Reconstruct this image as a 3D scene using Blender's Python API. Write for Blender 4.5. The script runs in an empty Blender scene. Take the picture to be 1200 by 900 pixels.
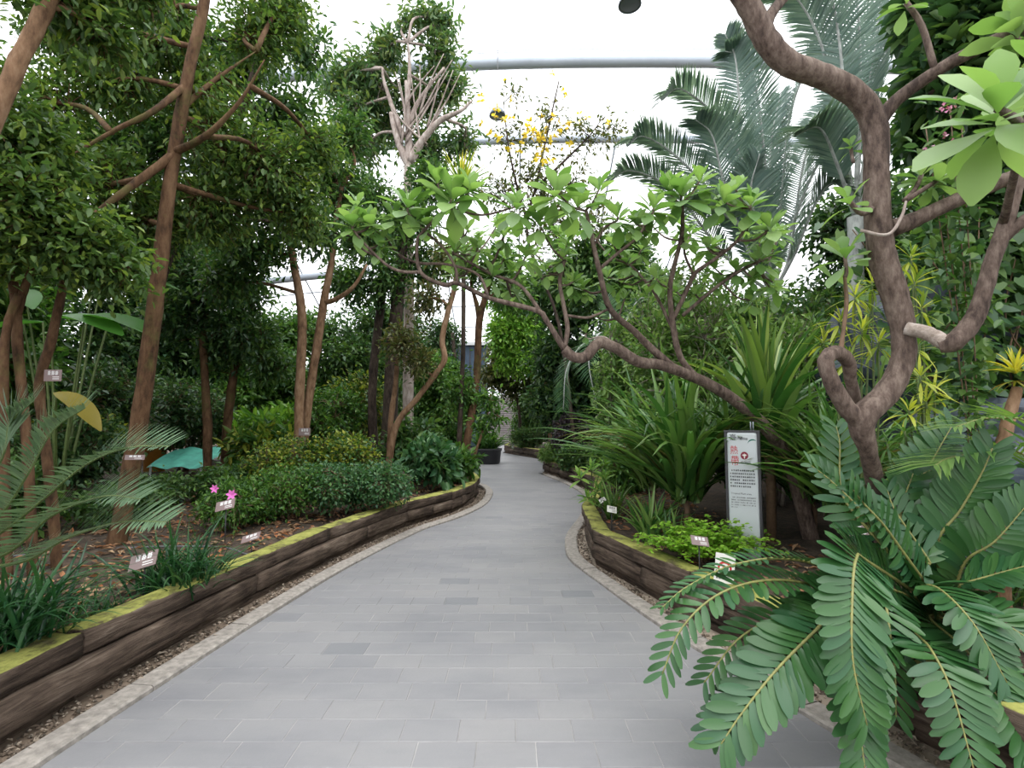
import bpy, math, random
import numpy as np
from mathutils import Vector, Matrix

random.seed(7)
RNG = np.random.default_rng(11)
SC = bpy.context.scene
COL = SC.collection
PI = math.pi

# ------------------------------------------------------------------ camera, sky, exposure
CAM_H, F_PX, PITCH = 1.63, 600.0, math.atan(45 / 600.0)
cam_d = bpy.data.cameras.new('camera')
cam_d.sensor_width = 36.0
cam_d.lens = 18.0
cam_d.clip_end = 400
cam = bpy.data.objects.new('camera', cam_d)
COL.objects.link(cam)
cam.location = (0, 0, CAM_H)
cam.rotation_euler = (PI / 2 + PITCH, 0, 0)
SC.camera = cam

world = bpy.data.worlds.new('overcast_sky')
SC.world = world
world.use_nodes = True
bg = world.node_tree.nodes['Background']
bg.inputs[0].default_value = (0.96, 0.98, 1.0, 1)
bg.inputs[1].default_value = 1.0

sun_d = bpy.data.lights.new('sun', 'SUN')
sun_d.energy = 1.6
sun_d.angle = math.radians(60)
sun_d.color = (1.0, 0.97, 0.92)
sun = bpy.data.objects.new('sun', sun_d)
COL.objects.link(sun)
sun.rotation_euler = (math.radians(12), math.radians(8), 0)
sun.location = (0, 10, 30)

vs = SC.view_settings
vs.view_transform = 'Standard'
vs.look = 'None'
vs.gamma = 1.0
vs.use_curve_mapping = False
vs.exposure = 1.18
SC.cycles.max_bounces = 7
SC.cycles.diffuse_bounces = 4
SC.cycles.glossy_bounces = 2
SC.cycles.transmission_bounces = 4
SC.cycles.transparent_max_bounces = 12
SC.cycles.sample_clamp_indirect = 4


def P(px, py, depth):
    """a point seen at pixel (px, py), DEPTH metres ahead of the camera"""
    u, v = (px - 600) / F_PX, (450 - py) / F_PX
    dy = math.cos(PITCH) - v * math.sin(PITCH)
    dz = math.sin(PITCH) + v * math.cos(PITCH)
    s = depth / dy
    return Vector((u * s, depth, CAM_H + dz * s))


# ------------------------------------------------------------------ materials
def new_mat(name):
    m = bpy.data.materials.new(name)
    m.use_nodes = True
    nt = m.node_tree
    nt.nodes.clear()
    out = nt.nodes.new('ShaderNodeOutputMaterial')
    return m, nt, out


def nd(nt, typ, **kw):
    n = nt.nodes.new(typ)
    for k, v in kw.items():
        if k.startswith('_'):
            setattr(n, k[1:], v)
        else:
            key = k.replace('__', ' ')
            sock = n.inputs[int(key[1:])] if key[0] == 'i' and key[1:].isdigit() else n.inputs[key]
            if hasattr(v, 'is_output'):
                nt.links.new(v, sock)
            else:
                sock.default_value = v
    return n


def c4(c):
    return (c[0], c[1], c[2], 1)


def ramp(nt, fac, stops):
    r = nt.nodes.new('ShaderNodeValToRGB')
    el = r.color_ramp.elements
    while len(el) < len(stops):
        el.new(0.5)
    for e, (p, c) in zip(el, stops):
        e.position = p
        e.color = c4(c)
    nt.links.new(fac, r.inputs[0])
    return r.outputs[0]


def rnd(nt):
    """a random number for every loose piece and for every object"""
    g = nt.nodes.new('ShaderNodeNewGeometry')
    o = nt.nodes.new('ShaderNodeObjectInfo')
    a = nd(nt, 'ShaderNodeMath', _operation='ADD', i0=g.outputs['Random Per Island'], i1=o.outputs['Random'])
    return nd(nt, 'ShaderNodeMath', _operation='FRACT', i0=a.outputs[0]).outputs[0]


def leaf_mat(name, cols, rough=0.42, trans=0.35, spec=0.4):
    m, nt, out = new_mat(name)
    n = len(cols)
    col = ramp(nt, rnd(nt), [((i + 0.5) / n, c) for i, c in enumerate(cols)])
    pb = nd(nt, 'ShaderNodeBsdfPrincipled', Base__Color=col, Roughness=rough)
    pb.inputs['Specular IOR Level'].default_value = spec
    tc = nd(nt, 'ShaderNodeMix', _data_type='RGBA', _blend_type='MULTIPLY')
    tc.inputs[0].default_value = 1.0
    nt.links.new(col, tc.inputs[6])
    tc.inputs[7].default_value = (1.25, 1.3, 0.75, 1)
    tr = nd(nt, 'ShaderNodeBsdfTranslucent', Color=tc.outputs[2])
    mx = nd(nt, 'ShaderNodeMixShader', i0=trans, i1=pb.outputs[0], i2=tr.outputs[0])
    nt.links.new(mx.outputs[0], out.inputs[0])
    return m


def plain(name, col, rough=0.6, metal=0.0, spec=0.4, var=0.0, scale=8.0, bump=0.0):
    m, nt, out = new_mat(name)
    pb = nd(nt, 'ShaderNodeBsdfPrincipled', Base__Color=c4(col), Roughness=rough, Metallic=metal)
    pb.inputs['Specular IOR Level'].default_value = spec
    if var or bump:
        tx = nt.nodes.new('ShaderNodeTexCoord')
        nz = nd(nt, 'ShaderNodeTexNoise', Vector=tx.outputs['Object'], Scale=scale, Detail=5.0, Roughness=0.6)
        if var:
            lo = tuple(c * (1 - var) for c in col)
            hi = tuple(min(1, c * (1 + var)) for c in col)
            nt.links.new(ramp(nt, nz.outputs[0], [(0.3, lo), (0.7, hi)]), pb.inputs['Base Color'])
        if bump:
            b = nd(nt, 'ShaderNodeBump', Strength=bump, Distance=0.02, Height=nz.outputs[0])
            nt.links.new(b.outputs[0], pb.inputs['Normal'])
    nt.links.new(pb.outputs[0], out.inputs[0])
    return m


def bark_mat(name, dark, mid, light, scale=14.0, stretch=0.35, bump=0.6, moss=None):
    m, nt, out = new_mat(name)
    tx = nt.nodes.new('ShaderNodeTexCoord')
    mp = nd(nt, 'ShaderNodeMapping', Vector=tx.outputs['Object'])
    mp.inputs['Scale'].default_value = (1, 1, stretch)
    nz = nd(nt, 'ShaderNodeTexNoise', Vector=mp.outputs[0], Scale=scale, Detail=7.0, Roughness=0.68)
    n2 = nd(nt, 'ShaderNodeTexNoise', Vector=tx.outputs['Object'], Scale=2.2, Detail=3.0)
    ad = nd(nt, 'ShaderNodeMath', _operation='MULTIPLY_ADD', i0=n2.outputs[0], i1=0.5, i2=nz.outputs[0])
    col = ramp(nt, nd(nt, 'ShaderNodeMath', _operation='SUBTRACT', i0=ad.outputs[0], i1=0.25).outputs[0],
               [(0.32, dark), (0.5, mid), (0.7, light)])
    if moss:
        n3 = nd(nt, 'ShaderNodeTexNoise', Vector=tx.outputs['Object'], Scale=1.3, Detail=5.0, Roughness=0.7)
        f = nd(nt, 'ShaderNodeMapRange', i0=n3.outputs[0], i1=0.52, i2=0.66)
        mm = nd(nt, 'ShaderNodeMix', _data_type='RGBA')
        nt.links.new(f.outputs[0], mm.inputs[0])
        nt.links.new(col, mm.inputs[6])
        mm.inputs[7].default_value = c4(moss)
        col = mm.outputs[2]
    pb = nd(nt, 'ShaderNodeBsdfPrincipled', Base__Color=col, Roughness=0.85)
    pb.inputs['Specular IOR Level'].default_value = 0.2
    b = nd(nt, 'ShaderNodeBump', Strength=bump, Distance=0.015, Height=nz.outputs[0])
    nt.links.new(b.outputs[0], pb.inputs['Normal'])
    nt.links.new(pb.outputs[0], out.inputs[0])
    return m


def timber_mat(name, mossy):
    m, nt, out = new_mat(name)
    tx = nt.nodes.new('ShaderNodeTexCoord')
    oi = nt.nodes.new('ShaderNodeObjectInfo')
    off = nd(nt, 'ShaderNodeMath', _operation='MULTIPLY', i0=oi.outputs['Random'], i1=37.0)
    sh = nd(nt, 'ShaderNodeVectorMath', _operation='ADD', i0=tx.outputs['Object'], i1=off.outputs[0])
    mp = nd(nt, 'ShaderNodeMapping', Vector=sh.outputs[0])
    mp.inputs['Scale'].default_value = (1.6, 17, 17)
    nz = nd(nt, 'ShaderNodeTexNoise', Vector=mp.outputs[0], Scale=1.6, Detail=8.0, Roughness=0.7, Distortion=0.6)
    big = nd(nt, 'ShaderNodeTexNoise', Vector=sh.outputs[0], Scale=2.3, Detail=4.0)
    s = nd(nt, 'ShaderNodeMath', _operation='MULTIPLY_ADD', i0=big.outputs[0], i1=0.6, i2=nz.outputs[0])
    s2 = nd(nt, 'ShaderNodeMath', _operation='SUBTRACT', i0=s.outputs[0], i1=0.3)
    col = ramp(nt, s2.outputs[0], [(0.3, (0.014, 0.010, 0.007)), (0.46, (0.06, 0.042, 0.031)),
                                   (0.62, (0.125, 0.092, 0.07)), (0.8, (0.25, 0.205, 0.165))])
    if mossy:
        g = nt.nodes.new('ShaderNodeNewGeometry')
        sp = nd(nt, 'ShaderNodeSeparateXYZ', Vector=g.outputs['Normal'])
        so = nd(nt, 'ShaderNodeSeparateXYZ', Vector=tx.outputs['Object'])
        n3 = nd(nt, 'ShaderNodeTexNoise', Vector=sh.outputs[0], Scale=4.5, Detail=6.0, Roughness=0.7)
        up = nd(nt, 'ShaderNodeMapRange', i0=sp.outputs['Z'], i1=0.35, i2=0.8)
        ed = nd(nt, 'ShaderNodeMapRange', i0=so.outputs['Z'], i1=0.03, i2=0.09, i3=0.0, i4=0.5)
        ad = nd(nt, 'ShaderNodeMath', _operation='MAXIMUM', i0=up.outputs[0], i1=ed.outputs[0])
        mu = nd(nt, 'ShaderNodeMath', _operation='MULTIPLY', i0=ad.outputs[0], i1=n3.outputs[0])
        f = nd(nt, 'ShaderNodeMapRange', i0=mu.outputs[0], i1=0.31, i2=0.47)
        mc = ramp(nt, n3.outputs[0], [(0.35, (0.15, 0.16, 0.035)), (0.62, (0.36, 0.36, 0.10))])
        mm = nd(nt, 'ShaderNodeMix', _data_type='RGBA')
        nt.links.new(f.outputs[0], mm.inputs[0])
        nt.links.new(col, mm.inputs[6])
        nt.links.new(mc, mm.inputs[7])
        col = mm.outputs[2]
    pb = nd(nt, 'ShaderNodeBsdfPrincipled', Base__Color=col, Roughness=0.85)
    pb.inputs['Specular IOR Level'].default_value = 0.2
    b = nd(nt, 'ShaderNodeBump', Strength=0.9, Distance=0.02, Height=nz.outputs[0])
    nt.links.new(b.outputs[0], pb.inputs['Normal'])
    nt.links.new(pb.outputs[0], out.inputs[0])
    return m


def paver_mat():
    m, nt, out = new_mat('slate_paver')
    tx = nt.nodes.new('ShaderNodeTexCoord')
    g = nt.nodes.new('ShaderNodeNewGeometry')
    base = ramp(nt, rnd(nt), [(0.0, (0.175, 0.178, 0.19)), (0.05, (0.21, 0.208, 0.217)), (0.6, (0.218, 0.216, 0.223)), (0.95, (0.228, 0.224, 0.229))])
    mp = nd(nt, 'ShaderNodeMapping', Vector=g.outputs['Position'])
    mp.inputs['Scale'].default_value = (0.5, 1.2, 1)
    n1 = nd(nt, 'ShaderNodeTexNoise', Vector=mp.outputs[0], Scale=1.1, Detail=6.0, Roughness=0.65)
    n2 = nd(nt, 'ShaderNodeTexNoise', Vector=g.outputs['Position'], Scale=60.0, Detail=4.0)
    st = ramp(nt, n1.outputs[0], [(0.3, (0.80, 0.81, 0.84)), (0.55, (1, 1, 1)), (0.75, (1.06, 1.04, 1.03))])
    mm = nd(nt, 'ShaderNodeMix', _data_type='RGBA', _blend_type='MULTIPLY')
    mm.inputs[0].default_value = 1.0
    nt.links.new(base, mm.inputs[6])
    nt.links.new(st, mm.inputs[7])
    pb = nd(nt, 'ShaderNodeBsdfPrincipled', Base__Color=mm.outputs[2], Roughness=0.5)
    pb.inputs['Specular IOR Level'].default_value = 0.35
    b = nd(nt, 'ShaderNodeBump', Strength=0.25, Distance=0.004, Height=n2.outputs[0])
    nt.links.new(b.outputs[0], pb.inputs['Normal'])
    nt.links.new(pb.outputs[0], out.inputs[0])
    return m


def soil_mat():
    m, nt, out = new_mat('soil')
    g = nt.nodes.new('ShaderNodeNewGeometry')
    n1 = nd(nt, 'ShaderNodeTexNoise', Vector=g.outputs['Position'], Scale=9.0, Detail=8.0, Roughness=0.75)
    col = ramp(nt, n1.outputs[0], [(0.3, (0.018, 0.013, 0.009)), (0.5, (0.055, 0.038, 0.025)), (0.7, (0.13, 0.085, 0.055))])
    pb = nd(nt, 'ShaderNodeBsdfPrincipled', Base__Color=col, Roughness=0.95)
    b = nd(nt, 'ShaderNodeBump', Strength=1.0, Distance=0.04, Height=n1.outputs[0])
    nt.links.new(b.outputs[0], pb.inputs['Normal'])
    nt.links.new(pb.outputs[0], out.inputs[0])
    return m


def membrane_mat():
    m, nt, out = new_mat('roof_film')
    a = nd(nt, 'ShaderNodeBsdfTransparent', Color=(0.97, 0.98, 1.0, 1))
    b = nd(nt, 'ShaderNodeBsdfTranslucent', Color=(0.95, 0.96, 0.97, 1))
    mx = nd(nt, 'ShaderNodeMixShader', i0=0.2, i1=a.outputs[0], i2=b.outputs[0])
    nt.links.new(mx.outputs[0], out.inputs[0])
    return m


M = {}
M['paver'] = paver_mat()
M['mortar'] = plain('mortar', (0.27, 0.26, 0.255), 0.9, var=0.4, scale=3)
M['kerb'] = plain('kerb_concrete', (0.27, 0.245, 0.22), 0.85, var=0.35, scale=22, bump=0.5)
M['pebble'] = leaf_mat('pebbles', [(0.10, 0.075, 0.055), (0.2, 0.15, 0.11), (0.05, 0.04, 0.03), (0.34, 0.28, 0.22)], 0.8, 0.0)
M['timber'] = timber_mat('weathered_sleeper', False)
M['timber_moss'] = timber_mat('mossy_sleeper', True)
M['soil'] = soil_mat()
M['litter'] = leaf_mat('leaf_litter', [(0.16, 0.085, 0.045), (0.27, 0.15, 0.08), (0.08, 0.045, 0.03), (0.36, 0.25, 0.15), (0.3, 0.12, 0.05)], 0.8, 0.1)
M['film'] = membrane_mat()
M['steel'] = plain('painted_steel', (0.50, 0.55, 0.62), 0.4, 0.2, var=0.08, scale=1.0)
M['steel_dark'] = plain('grey_steel', (0.30, 0.33, 0.37), 0.5, 0.2)
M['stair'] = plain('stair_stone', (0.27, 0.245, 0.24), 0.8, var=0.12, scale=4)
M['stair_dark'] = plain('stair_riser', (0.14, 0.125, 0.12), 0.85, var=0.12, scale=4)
M['pot'] = plain('dark_pot', (0.028, 0.028, 0.032), 0.6, var=0.3, scale=6)
M['white'] = plain('white_panel', (0.50, 0.535, 0.555), 0.28, spec=0.5)
M['frame'] = plain('dark_metal_frame', (0.05, 0.05, 0.055), 0.4, 0.3)
M['ink'] = plain('black_ink', (0.02, 0.02, 0.022), 0.6)
M['grey_ink'] = plain('grey_ink', (0.12, 0.12, 0.12), 0.6)
M['red_ink'] = plain('red_ink', (0.50, 0.03, 0.035), 0.6)
M['maroon'] = plain('maroon_ink', (0.22, 0.015, 0.04), 0.6)
M['green_ink'] = plain('green_ink', (0.012, 0.13, 0.09), 0.6)
M['plate'] = plain('label_plate', (0.20, 0.145, 0.14), 0.45)
M['paint_white'] = plain('white_print', (0.78, 0.78, 0.78), 0.5)
M['card'] = plain('white_card', (0.72, 0.70, 0.66), 0.5)
M['rock'] = plain('slate_rock', (0.050, 0.062, 0.082), 0.55, var=0.75, scale=2.6, bump=1.0)
M['teal'] = plain('teal_sheet', (0.10, 0.42, 0.33), 0.5, var=0.3, scale=5)
M['orange'] = plain('orange_plastic', (0.62, 0.27, 0.05), 0.5)
M['blue_wall'] = plain('blue_grey_cladding', (0.04, 0.065, 0.10), 0.6, var=0.3, scale=1.5)
M['pale'] = plain('pale_board', (0.55, 0.56, 0.57), 0.6)
M['lamp'] = plain('lamp_metal', (0.17, 0.20, 0.24), 0.45, 0.4)
M['cable'] = plain('cable', (0.10, 0.10, 0.11), 0.6)
M['bark_red'] = bark_mat('reddish_bark', (0.028, 0.015, 0.008), (0.092, 0.049, 0.025), (0.15, 0.088, 0.048), moss=(0.09, 0.085, 0.025))
M['bark_tan'] = bark_mat('tan_bark', (0.09, 0.05, 0.028), (0.19, 0.112, 0.064), (0.29, 0.19, 0.12))
M['bark_grey'] = bark_mat('grey_brown_bark', (0.045, 0.031, 0.026), (0.12, 0.086, 0.070), (0.22, 0.17, 0.14), scale=26)
M['bark_dark'] = bark_mat('dark_bark', (0.018, 0.013, 0.011), (0.05, 0.036, 0.028), (0.10, 0.075, 0.06))
M['bark_pale'] = bark_mat('pale_bark', (0.18, 0.14, 0.12), (0.33, 0.27, 0.24), (0.48, 0.42, 0.38))
M['bark_palm'] = bark_mat('palm_bark', (0.20, 0.21, 0.20), (0.36, 0.38, 0.36), (0.5, 0.52, 0.5))
M['cut_wood'] = bark_mat('bare_wood', (0.20, 0.155, 0.125), (0.36, 0.30, 0.26), (0.52, 0.46, 0.42), scale=18, stretch=1)

M['lf_dark'] = leaf_mat('leaf_dark', [(0.0257, 0.0643, 0.0245), (0.0515, 0.1148, 0.0367), (0.0964, 0.1722, 0.0449), (0.0386, 0.0918, 0.0449)])
M['lf_deep'] = leaf_mat('leaf_deep', [(0.04, 0.098, 0.0281), (0.0711, 0.1552, 0.0365), (0.1111, 0.1959, 0.0422), (0.0489, 0.1143, 0.0492)])
M['lf_mid'] = leaf_mat('leaf_mid', [(0.0463, 0.1328, 0.0228), (0.0794, 0.1811, 0.0311), (0.119, 0.2294, 0.0363), (0.0397, 0.1027, 0.0311)])
M['lf_blue'] = leaf_mat('leaf_bluegreen', [(0.0366, 0.1102, 0.048), (0.0586, 0.149, 0.0576), (0.0952, 0.1944, 0.072), (0.0439, 0.1166, 0.0384)])
M['lf_lime'] = leaf_mat('leaf_lime', [(0.10, 0.25, 0.03), (0.16, 0.32, 0.04), (0.24, 0.40, 0.06), (0.08, 0.2, 0.03)])
M['lf_mixed'] = leaf_mat('leaf_mixed', [(0.03, 0.09, 0.02), (0.07, 0.16, 0.03), (0.2, 0.27, 0.04), (0.35, 0.36, 0.05), (0.05, 0.12, 0.025)])
M['lf_pale'] = leaf_mat('leaf_pale', [(0.1105, 0.216, 0.0525), (0.17, 0.288, 0.075), (0.238, 0.342, 0.1125), (0.085, 0.18, 0.045)])
M['lf_olive'] = leaf_mat('leaf_olive', [(0.07, 0.09, 0.03), (0.12, 0.14, 0.04), (0.17, 0.15, 0.06), (0.05, 0.085, 0.025)])
M['lf_hazy'] = leaf_mat('leaf_hazy', [(0.0732, 0.1512, 0.068), (0.1037, 0.1944, 0.08), (0.1464, 0.2376, 0.096), (0.1708, 0.216, 0.064), (0.061, 0.1296, 0.048)], trans=0.45)
M['lf_left'] = leaf_mat('leaf_canopy', [(0.0534, 0.1134, 0.0322), (0.0839, 0.1588, 0.0414), (0.122, 0.2117, 0.046), (0.0686, 0.1285, 0.046), (0.183, 0.257, 0.046)], trans=0.42)
M['lf_purple'] = leaf_mat('leaf_purple', [(0.018, 0.012, 0.02), (0.035, 0.022, 0.034), (0.06, 0.045, 0.055), (0.025, 0.03, 0.025)], trans=0.15)
M['lf_grass'] = leaf_mat('leaf_grass', [(0.0117, 0.052, 0.02), (0.0215, 0.0832, 0.0255), (0.039, 0.1144, 0.0364)], 0.35, 0.25)
M['lf_strap'] = leaf_mat('leaf_strap', [(0.033, 0.1045, 0.022), (0.0605, 0.1615, 0.033), (0.099, 0.209, 0.044), (0.154, 0.2565, 0.066)], 0.33, 0.3, 0.5)
M['lf_cream'] = leaf_mat('leaf_cream_stripe', [(0.26, 0.36, 0.09), (0.36, 0.44, 0.14), (0.2, 0.32, 0.06)], 0.35, 0.3)
M['lf_yellow'] = leaf_mat('leaf_yellow', [(0.5, 0.45, 0.03), (0.62, 0.55, 0.06), (0.4, 0.42, 0.05)])
M['lf_croton'] = leaf_mat('leaf_croton', [(0.16, 0.25, 0.03), (0.35, 0.40, 0.04), (0.5, 0.52, 0.07), (0.07, 0.15, 0.03)])
M['lf_zamia'] = leaf_mat('leaf_zamia', [(0.02, 0.0713, 0.019), (0.03, 0.0943, 0.0247), (0.0425, 0.115, 0.0285), (0.025, 0.0862, 0.0323)], 0.34, 0.12, 0.4)
M['lf_cycad'] = leaf_mat('leaf_cycad', [(0.1054, 0.1742, 0.1024), (0.1494, 0.2296, 0.1365), (0.0879, 0.1504, 0.0819)], 0.35, 0.15, 0.5)
M['lf_palm'] = leaf_mat('leaf_silver_palm', [(0.1072, 0.1733, 0.1527), (0.1485, 0.2228, 0.198), (0.1898, 0.264, 0.2352)], 0.5, 0.3, 0.3)
M['lf_scaevola'] = leaf_mat('leaf_scaevola', [(0.1326, 0.257, 0.0698), (0.1878, 0.3237, 0.0932), (0.2542, 0.3903, 0.132), (0.221, 0.3427, 0.1553)], 0.42, 0.4, 0.4)
M['lf_fern'] = leaf_mat('leaf_fern', [(0.16, 0.34, 0.03), (0.22, 0.42, 0.04), (0.30, 0.5, 0.06)], 0.5, 0.45)
M['lf_bigleaf'] = leaf_mat('leaf_broad', [(0.06, 0.19, 0.03), (0.08, 0.24, 0.035), (0.05, 0.16, 0.03)], 0.4, 0.45)
M['lf_autumn'] = leaf_mat('leaf_fading', [(0.14, 0.216, 0.03), (0.238, 0.225, 0.03), (0.294, 0.18, 0.03)], 0.5, 0.4)
M['stem_green'] = plain('green_stem', (0.085, 0.12, 0.035), 0.5, var=0.25, scale=20)
M['stem_yellow'] = plain('yellow_green_rachis', (0.19, 0.19, 0.06), 0.5, var=0.25, scale=20)
M['stem_brown'] = plain('brown_stalk', (0.14, 0.085, 0.05), 0.7, var=0.3, scale=20)
M['petal_pink'] = plain('pink_petals', (0.72, 0.16, 0.52), 0.5)
M['petal_rose'] = leaf_mat('rose_petals', [(0.6, 0.22, 0.38), (0.75, 0.5, 0.6), (0.4, 0.1, 0.2)], 0.5, 0.2)
M['petal_yellow'] = leaf_mat('yellow_petals', [(0.8, 0.62, 0.04), (0.85, 0.7, 0.12), (0.7, 0.5, 0.04)], 0.5, 0.3)
M['bract_red'] = leaf_mat('red_bracts', [(0.35, 0.07, 0.04), (0.45, 0.16, 0.07), (0.2, 0.16, 0.05)], 0.4, 0.2)


# ------------------------------------------------------------------ mesh helpers
class MB:
    """collects vertices and faces of ONE part"""
    def __init__(self):
        self.v, self.f, self.n = [], {}, 0

    def add(self, v, f):
        v = np.asarray(v, dtype=np.float64).reshape(-1, 3)
        fs = f if isinstance(f, list) and f and isinstance(f[0], np.ndarray) else [np.asarray(f, dtype=np.int64)]
        for a in fs:
            if a.size:
                self.f.setdefault(a.shape[1], []).append(a + self.n)
        self.v.append(v)
        self.n += len(v)
        return self

    def mesh(self, name, mat=None, smooth=True, origin=None):
        V = np.concatenate(self.v) if self.v else np.zeros((0, 3))
        if origin is not None:
            V = V - np.asarray(origin)
        me = bpy.data.meshes.new(name)
        loops, starts, tot = [], [], 0
        for k, arrs in self.f.items():
            a = np.concatenate(arrs)
            loops.append(a.ravel())
            starts.append(tot + np.arange(len(a)) * k)
            tot += a.size
        me.vertices.add(len(V))
        me.vertices.foreach_set('co', V.astype(np.float32).ravel())
        if tot:
            L = np.concatenate(loops).astype(np.int32)
            S = np.concatenate(starts).astype(np.int32)
            me.loops.add(len(L))
            me.loops.foreach_set('vertex_index', L)
            me.polygons.add(len(S))
            me.polygons.foreach_set('loop_start', S)
            me.polygons.foreach_set('use_smooth', np.full(len(S), bool(smooth)))
        me.update(calc_edges=True)
        me.validate()
        if mat:
            me.materials.append(M[mat] if isinstance(mat, str) else mat)
        return me


def link(name, data, parent=None, matrix=None, loc=None):
    o = bpy.data.objects.new(name, data)
    COL.objects.link(o)
    if parent is not None:
        o.parent = parent
    if matrix is not None:
        o.matrix_local = matrix
    elif loc is not None:
        o.location = loc
    return o


def tag(o, label=None, cat=None, group=None, kind=None):
    if label:
        o['label'] = label
    if cat:
        o['category'] = cat
    if group:
        o['group'] = group
    if kind:
        o['kind'] = kind
    return o


def thing(name, label, cat, loc, group=None, kind=None):
    o = link(name, None, loc=loc)
    o.empty_display_size = 0.1
    return tag(o, label, cat, group, kind)


def part(name, mb, mat, parent, origin=None, smooth=True, kind=None, label=None):
    """a mesh part given in world coordinates, stored relative to its thing"""
    if origin is None:
        origin = parent.location
    o = link(name, mb.mesh(name, mat, smooth, origin), parent)
    if kind:
        o['kind'] = kind
    if label:
        o['label'] = label
    return o


def catmull(pts, n=6, closed=False):
    p = np.asarray([tuple(q) for q in pts], dtype=float)
    if len(p) < 3 or n <= 1:
        return p
    e = np.vstack([2 * p[0] - p[1], p, 2 * p[-1] - p[-2]])
    out = []
    t = np.linspace(0, 1, n, endpoint=False)[:, None]
    for i in range(1, len(e) - 2):
        a, b, c, d = e[i - 1], e[i], e[i + 1], e[i + 2]
        out.append(0.5 * (2 * b + (c - a) * t + (2 * a - 5 * b + 4 * c - d) * t ** 2 + (3 * b - a - 3 * c + d) * t ** 3))
    out.append(p[-1:])
    return np.vstack(out)


def resample_r(rad, n_pts):
    rad = np.atleast_1d(np.asarray(rad, dtype=float))
    return np.interp(np.linspace(0, 1, n_pts), np.linspace(0, 1, len(rad)), rad)


def tube(mb, pts, rad, sides=8, lump=0.0, cap=True):
    p = np.asarray(pts, dtype=float)
    n = len(p)
    r = resample_r(rad, n)
    t = np.gradient(p, axis=0)
    t /= np.linalg.norm(t, axis=1)[:, None] + 1e-9
    up = np.array([0.13, 0.31, 0.94])
    u = np.cross(t[0], up)
    if np.linalg.norm(u) < 0.2:
        u = np.cross(t[0], [1, 0, 0])
    u /= np.linalg.norm(u)
    ang = np.linspace(0, 2 * PI, sides, endpoint=False)
    rings = []
    for i in range(n):
        u = u - t[i] * np.dot(u, t[i])
        u /= np.linalg.norm(u) + 1e-9
        w = np.cross(t[i], u)
        k = 1 + (lump * RNG.standard_normal(sides) if lump else 0)
        rings.append(p[i] + r[i] * ((np.cos(ang) * k)[:, None] * u + (np.sin(ang) * k)[:, None] * w))
    V = np.vstack(rings)
    i = np.arange(n - 1)[:, None] * sides
    j = np.arange(sides)[None, :]
    j2 = (j + 1) % sides
    F = np.stack([i + j, i + j2, i + sides + j2, i + sides + j], -1).reshape(-1, 4)
    fl = [F]
    if cap:
        V = np.vstack([V, p[0], p[-1]])
        a, b = len(V) - 2, len(V) - 1
        jj = np.arange(sides)
        fl.append(np.stack([np.full(sides, a), (jj + 1) % sides, jj], -1))
        o = (n - 1) * sides
        fl.append(np.stack([np.full(sides, b), o + jj, o + (jj + 1) % sides], -1))
    mb.add(V, fl)


def box(mb, x0, x1, y0, y1, z0, z1):
    v = [(x, y, z) for z in (z0, z1) for y in (y0, y1) for x in (x0, x1)]
    mb.add(v, np.array([(0, 2, 3, 1), (4, 5, 7, 6), (0, 1, 5, 4), (2, 6, 7, 3), (0, 4, 6, 2), (1, 3, 7, 5)]))


def norm(a):
    return a / (np.linalg.norm(a, axis=-1, keepdims=True) + 1e-9)


TEMPL = {
    'dia': (np.array([(0, 0, 0), (0.45, 0.5, 0.12), (1, 0, -0.08), (0.45, -0.5, 0.12)]), np.array([(0, 1, 2), (0, 2, 3)])),
    'hex': (np.array([(0, 0, 0), (0.28, 0.42, 0.07), (0.68, 0.42, 0.02), (1, 0, -0.14), (0.68, -0.42, 0.02), (0.28, -0.42, 0.07)]),
            np.array([(0, 1, 2, 3), (0, 3, 4, 5)])),
    'heart': (np.array([(0.08, 0, 0), (-0.08, 0.3, 0.05), (0.25, 0.5, 0.06), (0.62, 0.33, 0), (1, 0, -0.12), (0.62, -0.33, 0), (0.25, -0.5, 0.06), (-0.08, -0.3, 0.05)]),
              np.array([(0, 1, 2, 3), (0, 5, 6, 7), (0, 3, 4, 5)])),
}


def scatter(mb, pos, d, nrm, L, W, kind='dia'):
    """one leaf at each position, pointing along D with its face towards NRM"""
    T, F = TEMPL[kind]
    d = norm(d)
    s = norm(np.cross(d, nrm))
    h = np.cross(s, d)
    n = len(pos)
    L = np.broadcast_to(L, n)[:, None, None]
    W = np.broadcast_to(W, n)[:, None, None]
    V = pos[:, None, :] + T[None, :, 0, None] * L * d[:, None, :] + T[None, :, 1, None] * W * s[:, None, :] + T[None, :, 2, None] * L * h[:, None, :]
    k = len(T)
    FF = (np.arange(n)[:, None, None] * k + F[None]).reshape(-1, F.shape[1])
    mb.add(V.reshape(-1, 3), FF)


def twigs(mb, a, m, b, r0, r1):
    """thin three-sided twigs from A through M to B"""
    n = len(a)
    d = norm(b - a)
    ref = np.where(np.abs(d[:, 2:3]) > 0.8, np.array([[1.0, 0, 0]]), np.array([[0, 0, 1.0]]))
    u = norm(np.cross(d, ref))
    w = np.cross(d, u)
    V = np.zeros((n, 9, 3))
    for k, (p, r) in enumerate(((a, r0), (m, (r0 + r1) / 2), (b, r1))):
        for j in range(3):
            an = j * 2 * PI / 3
            V[:, k * 3 + j] = p + r * (math.cos(an) * u + math.sin(an) * w)
    F = []
    for k in range(2):
        for j in range(3):
            F.append((k * 3 + j, k * 3 + (j + 1) % 3, k * 3 + 3 + (j + 1) % 3, k * 3 + 3 + j))
    F = np.array(F)
    mb.add(V.reshape(-1, 3), (np.arange(n)[:, None, None] * 9 + F[None]).reshape(-1, 4))


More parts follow.
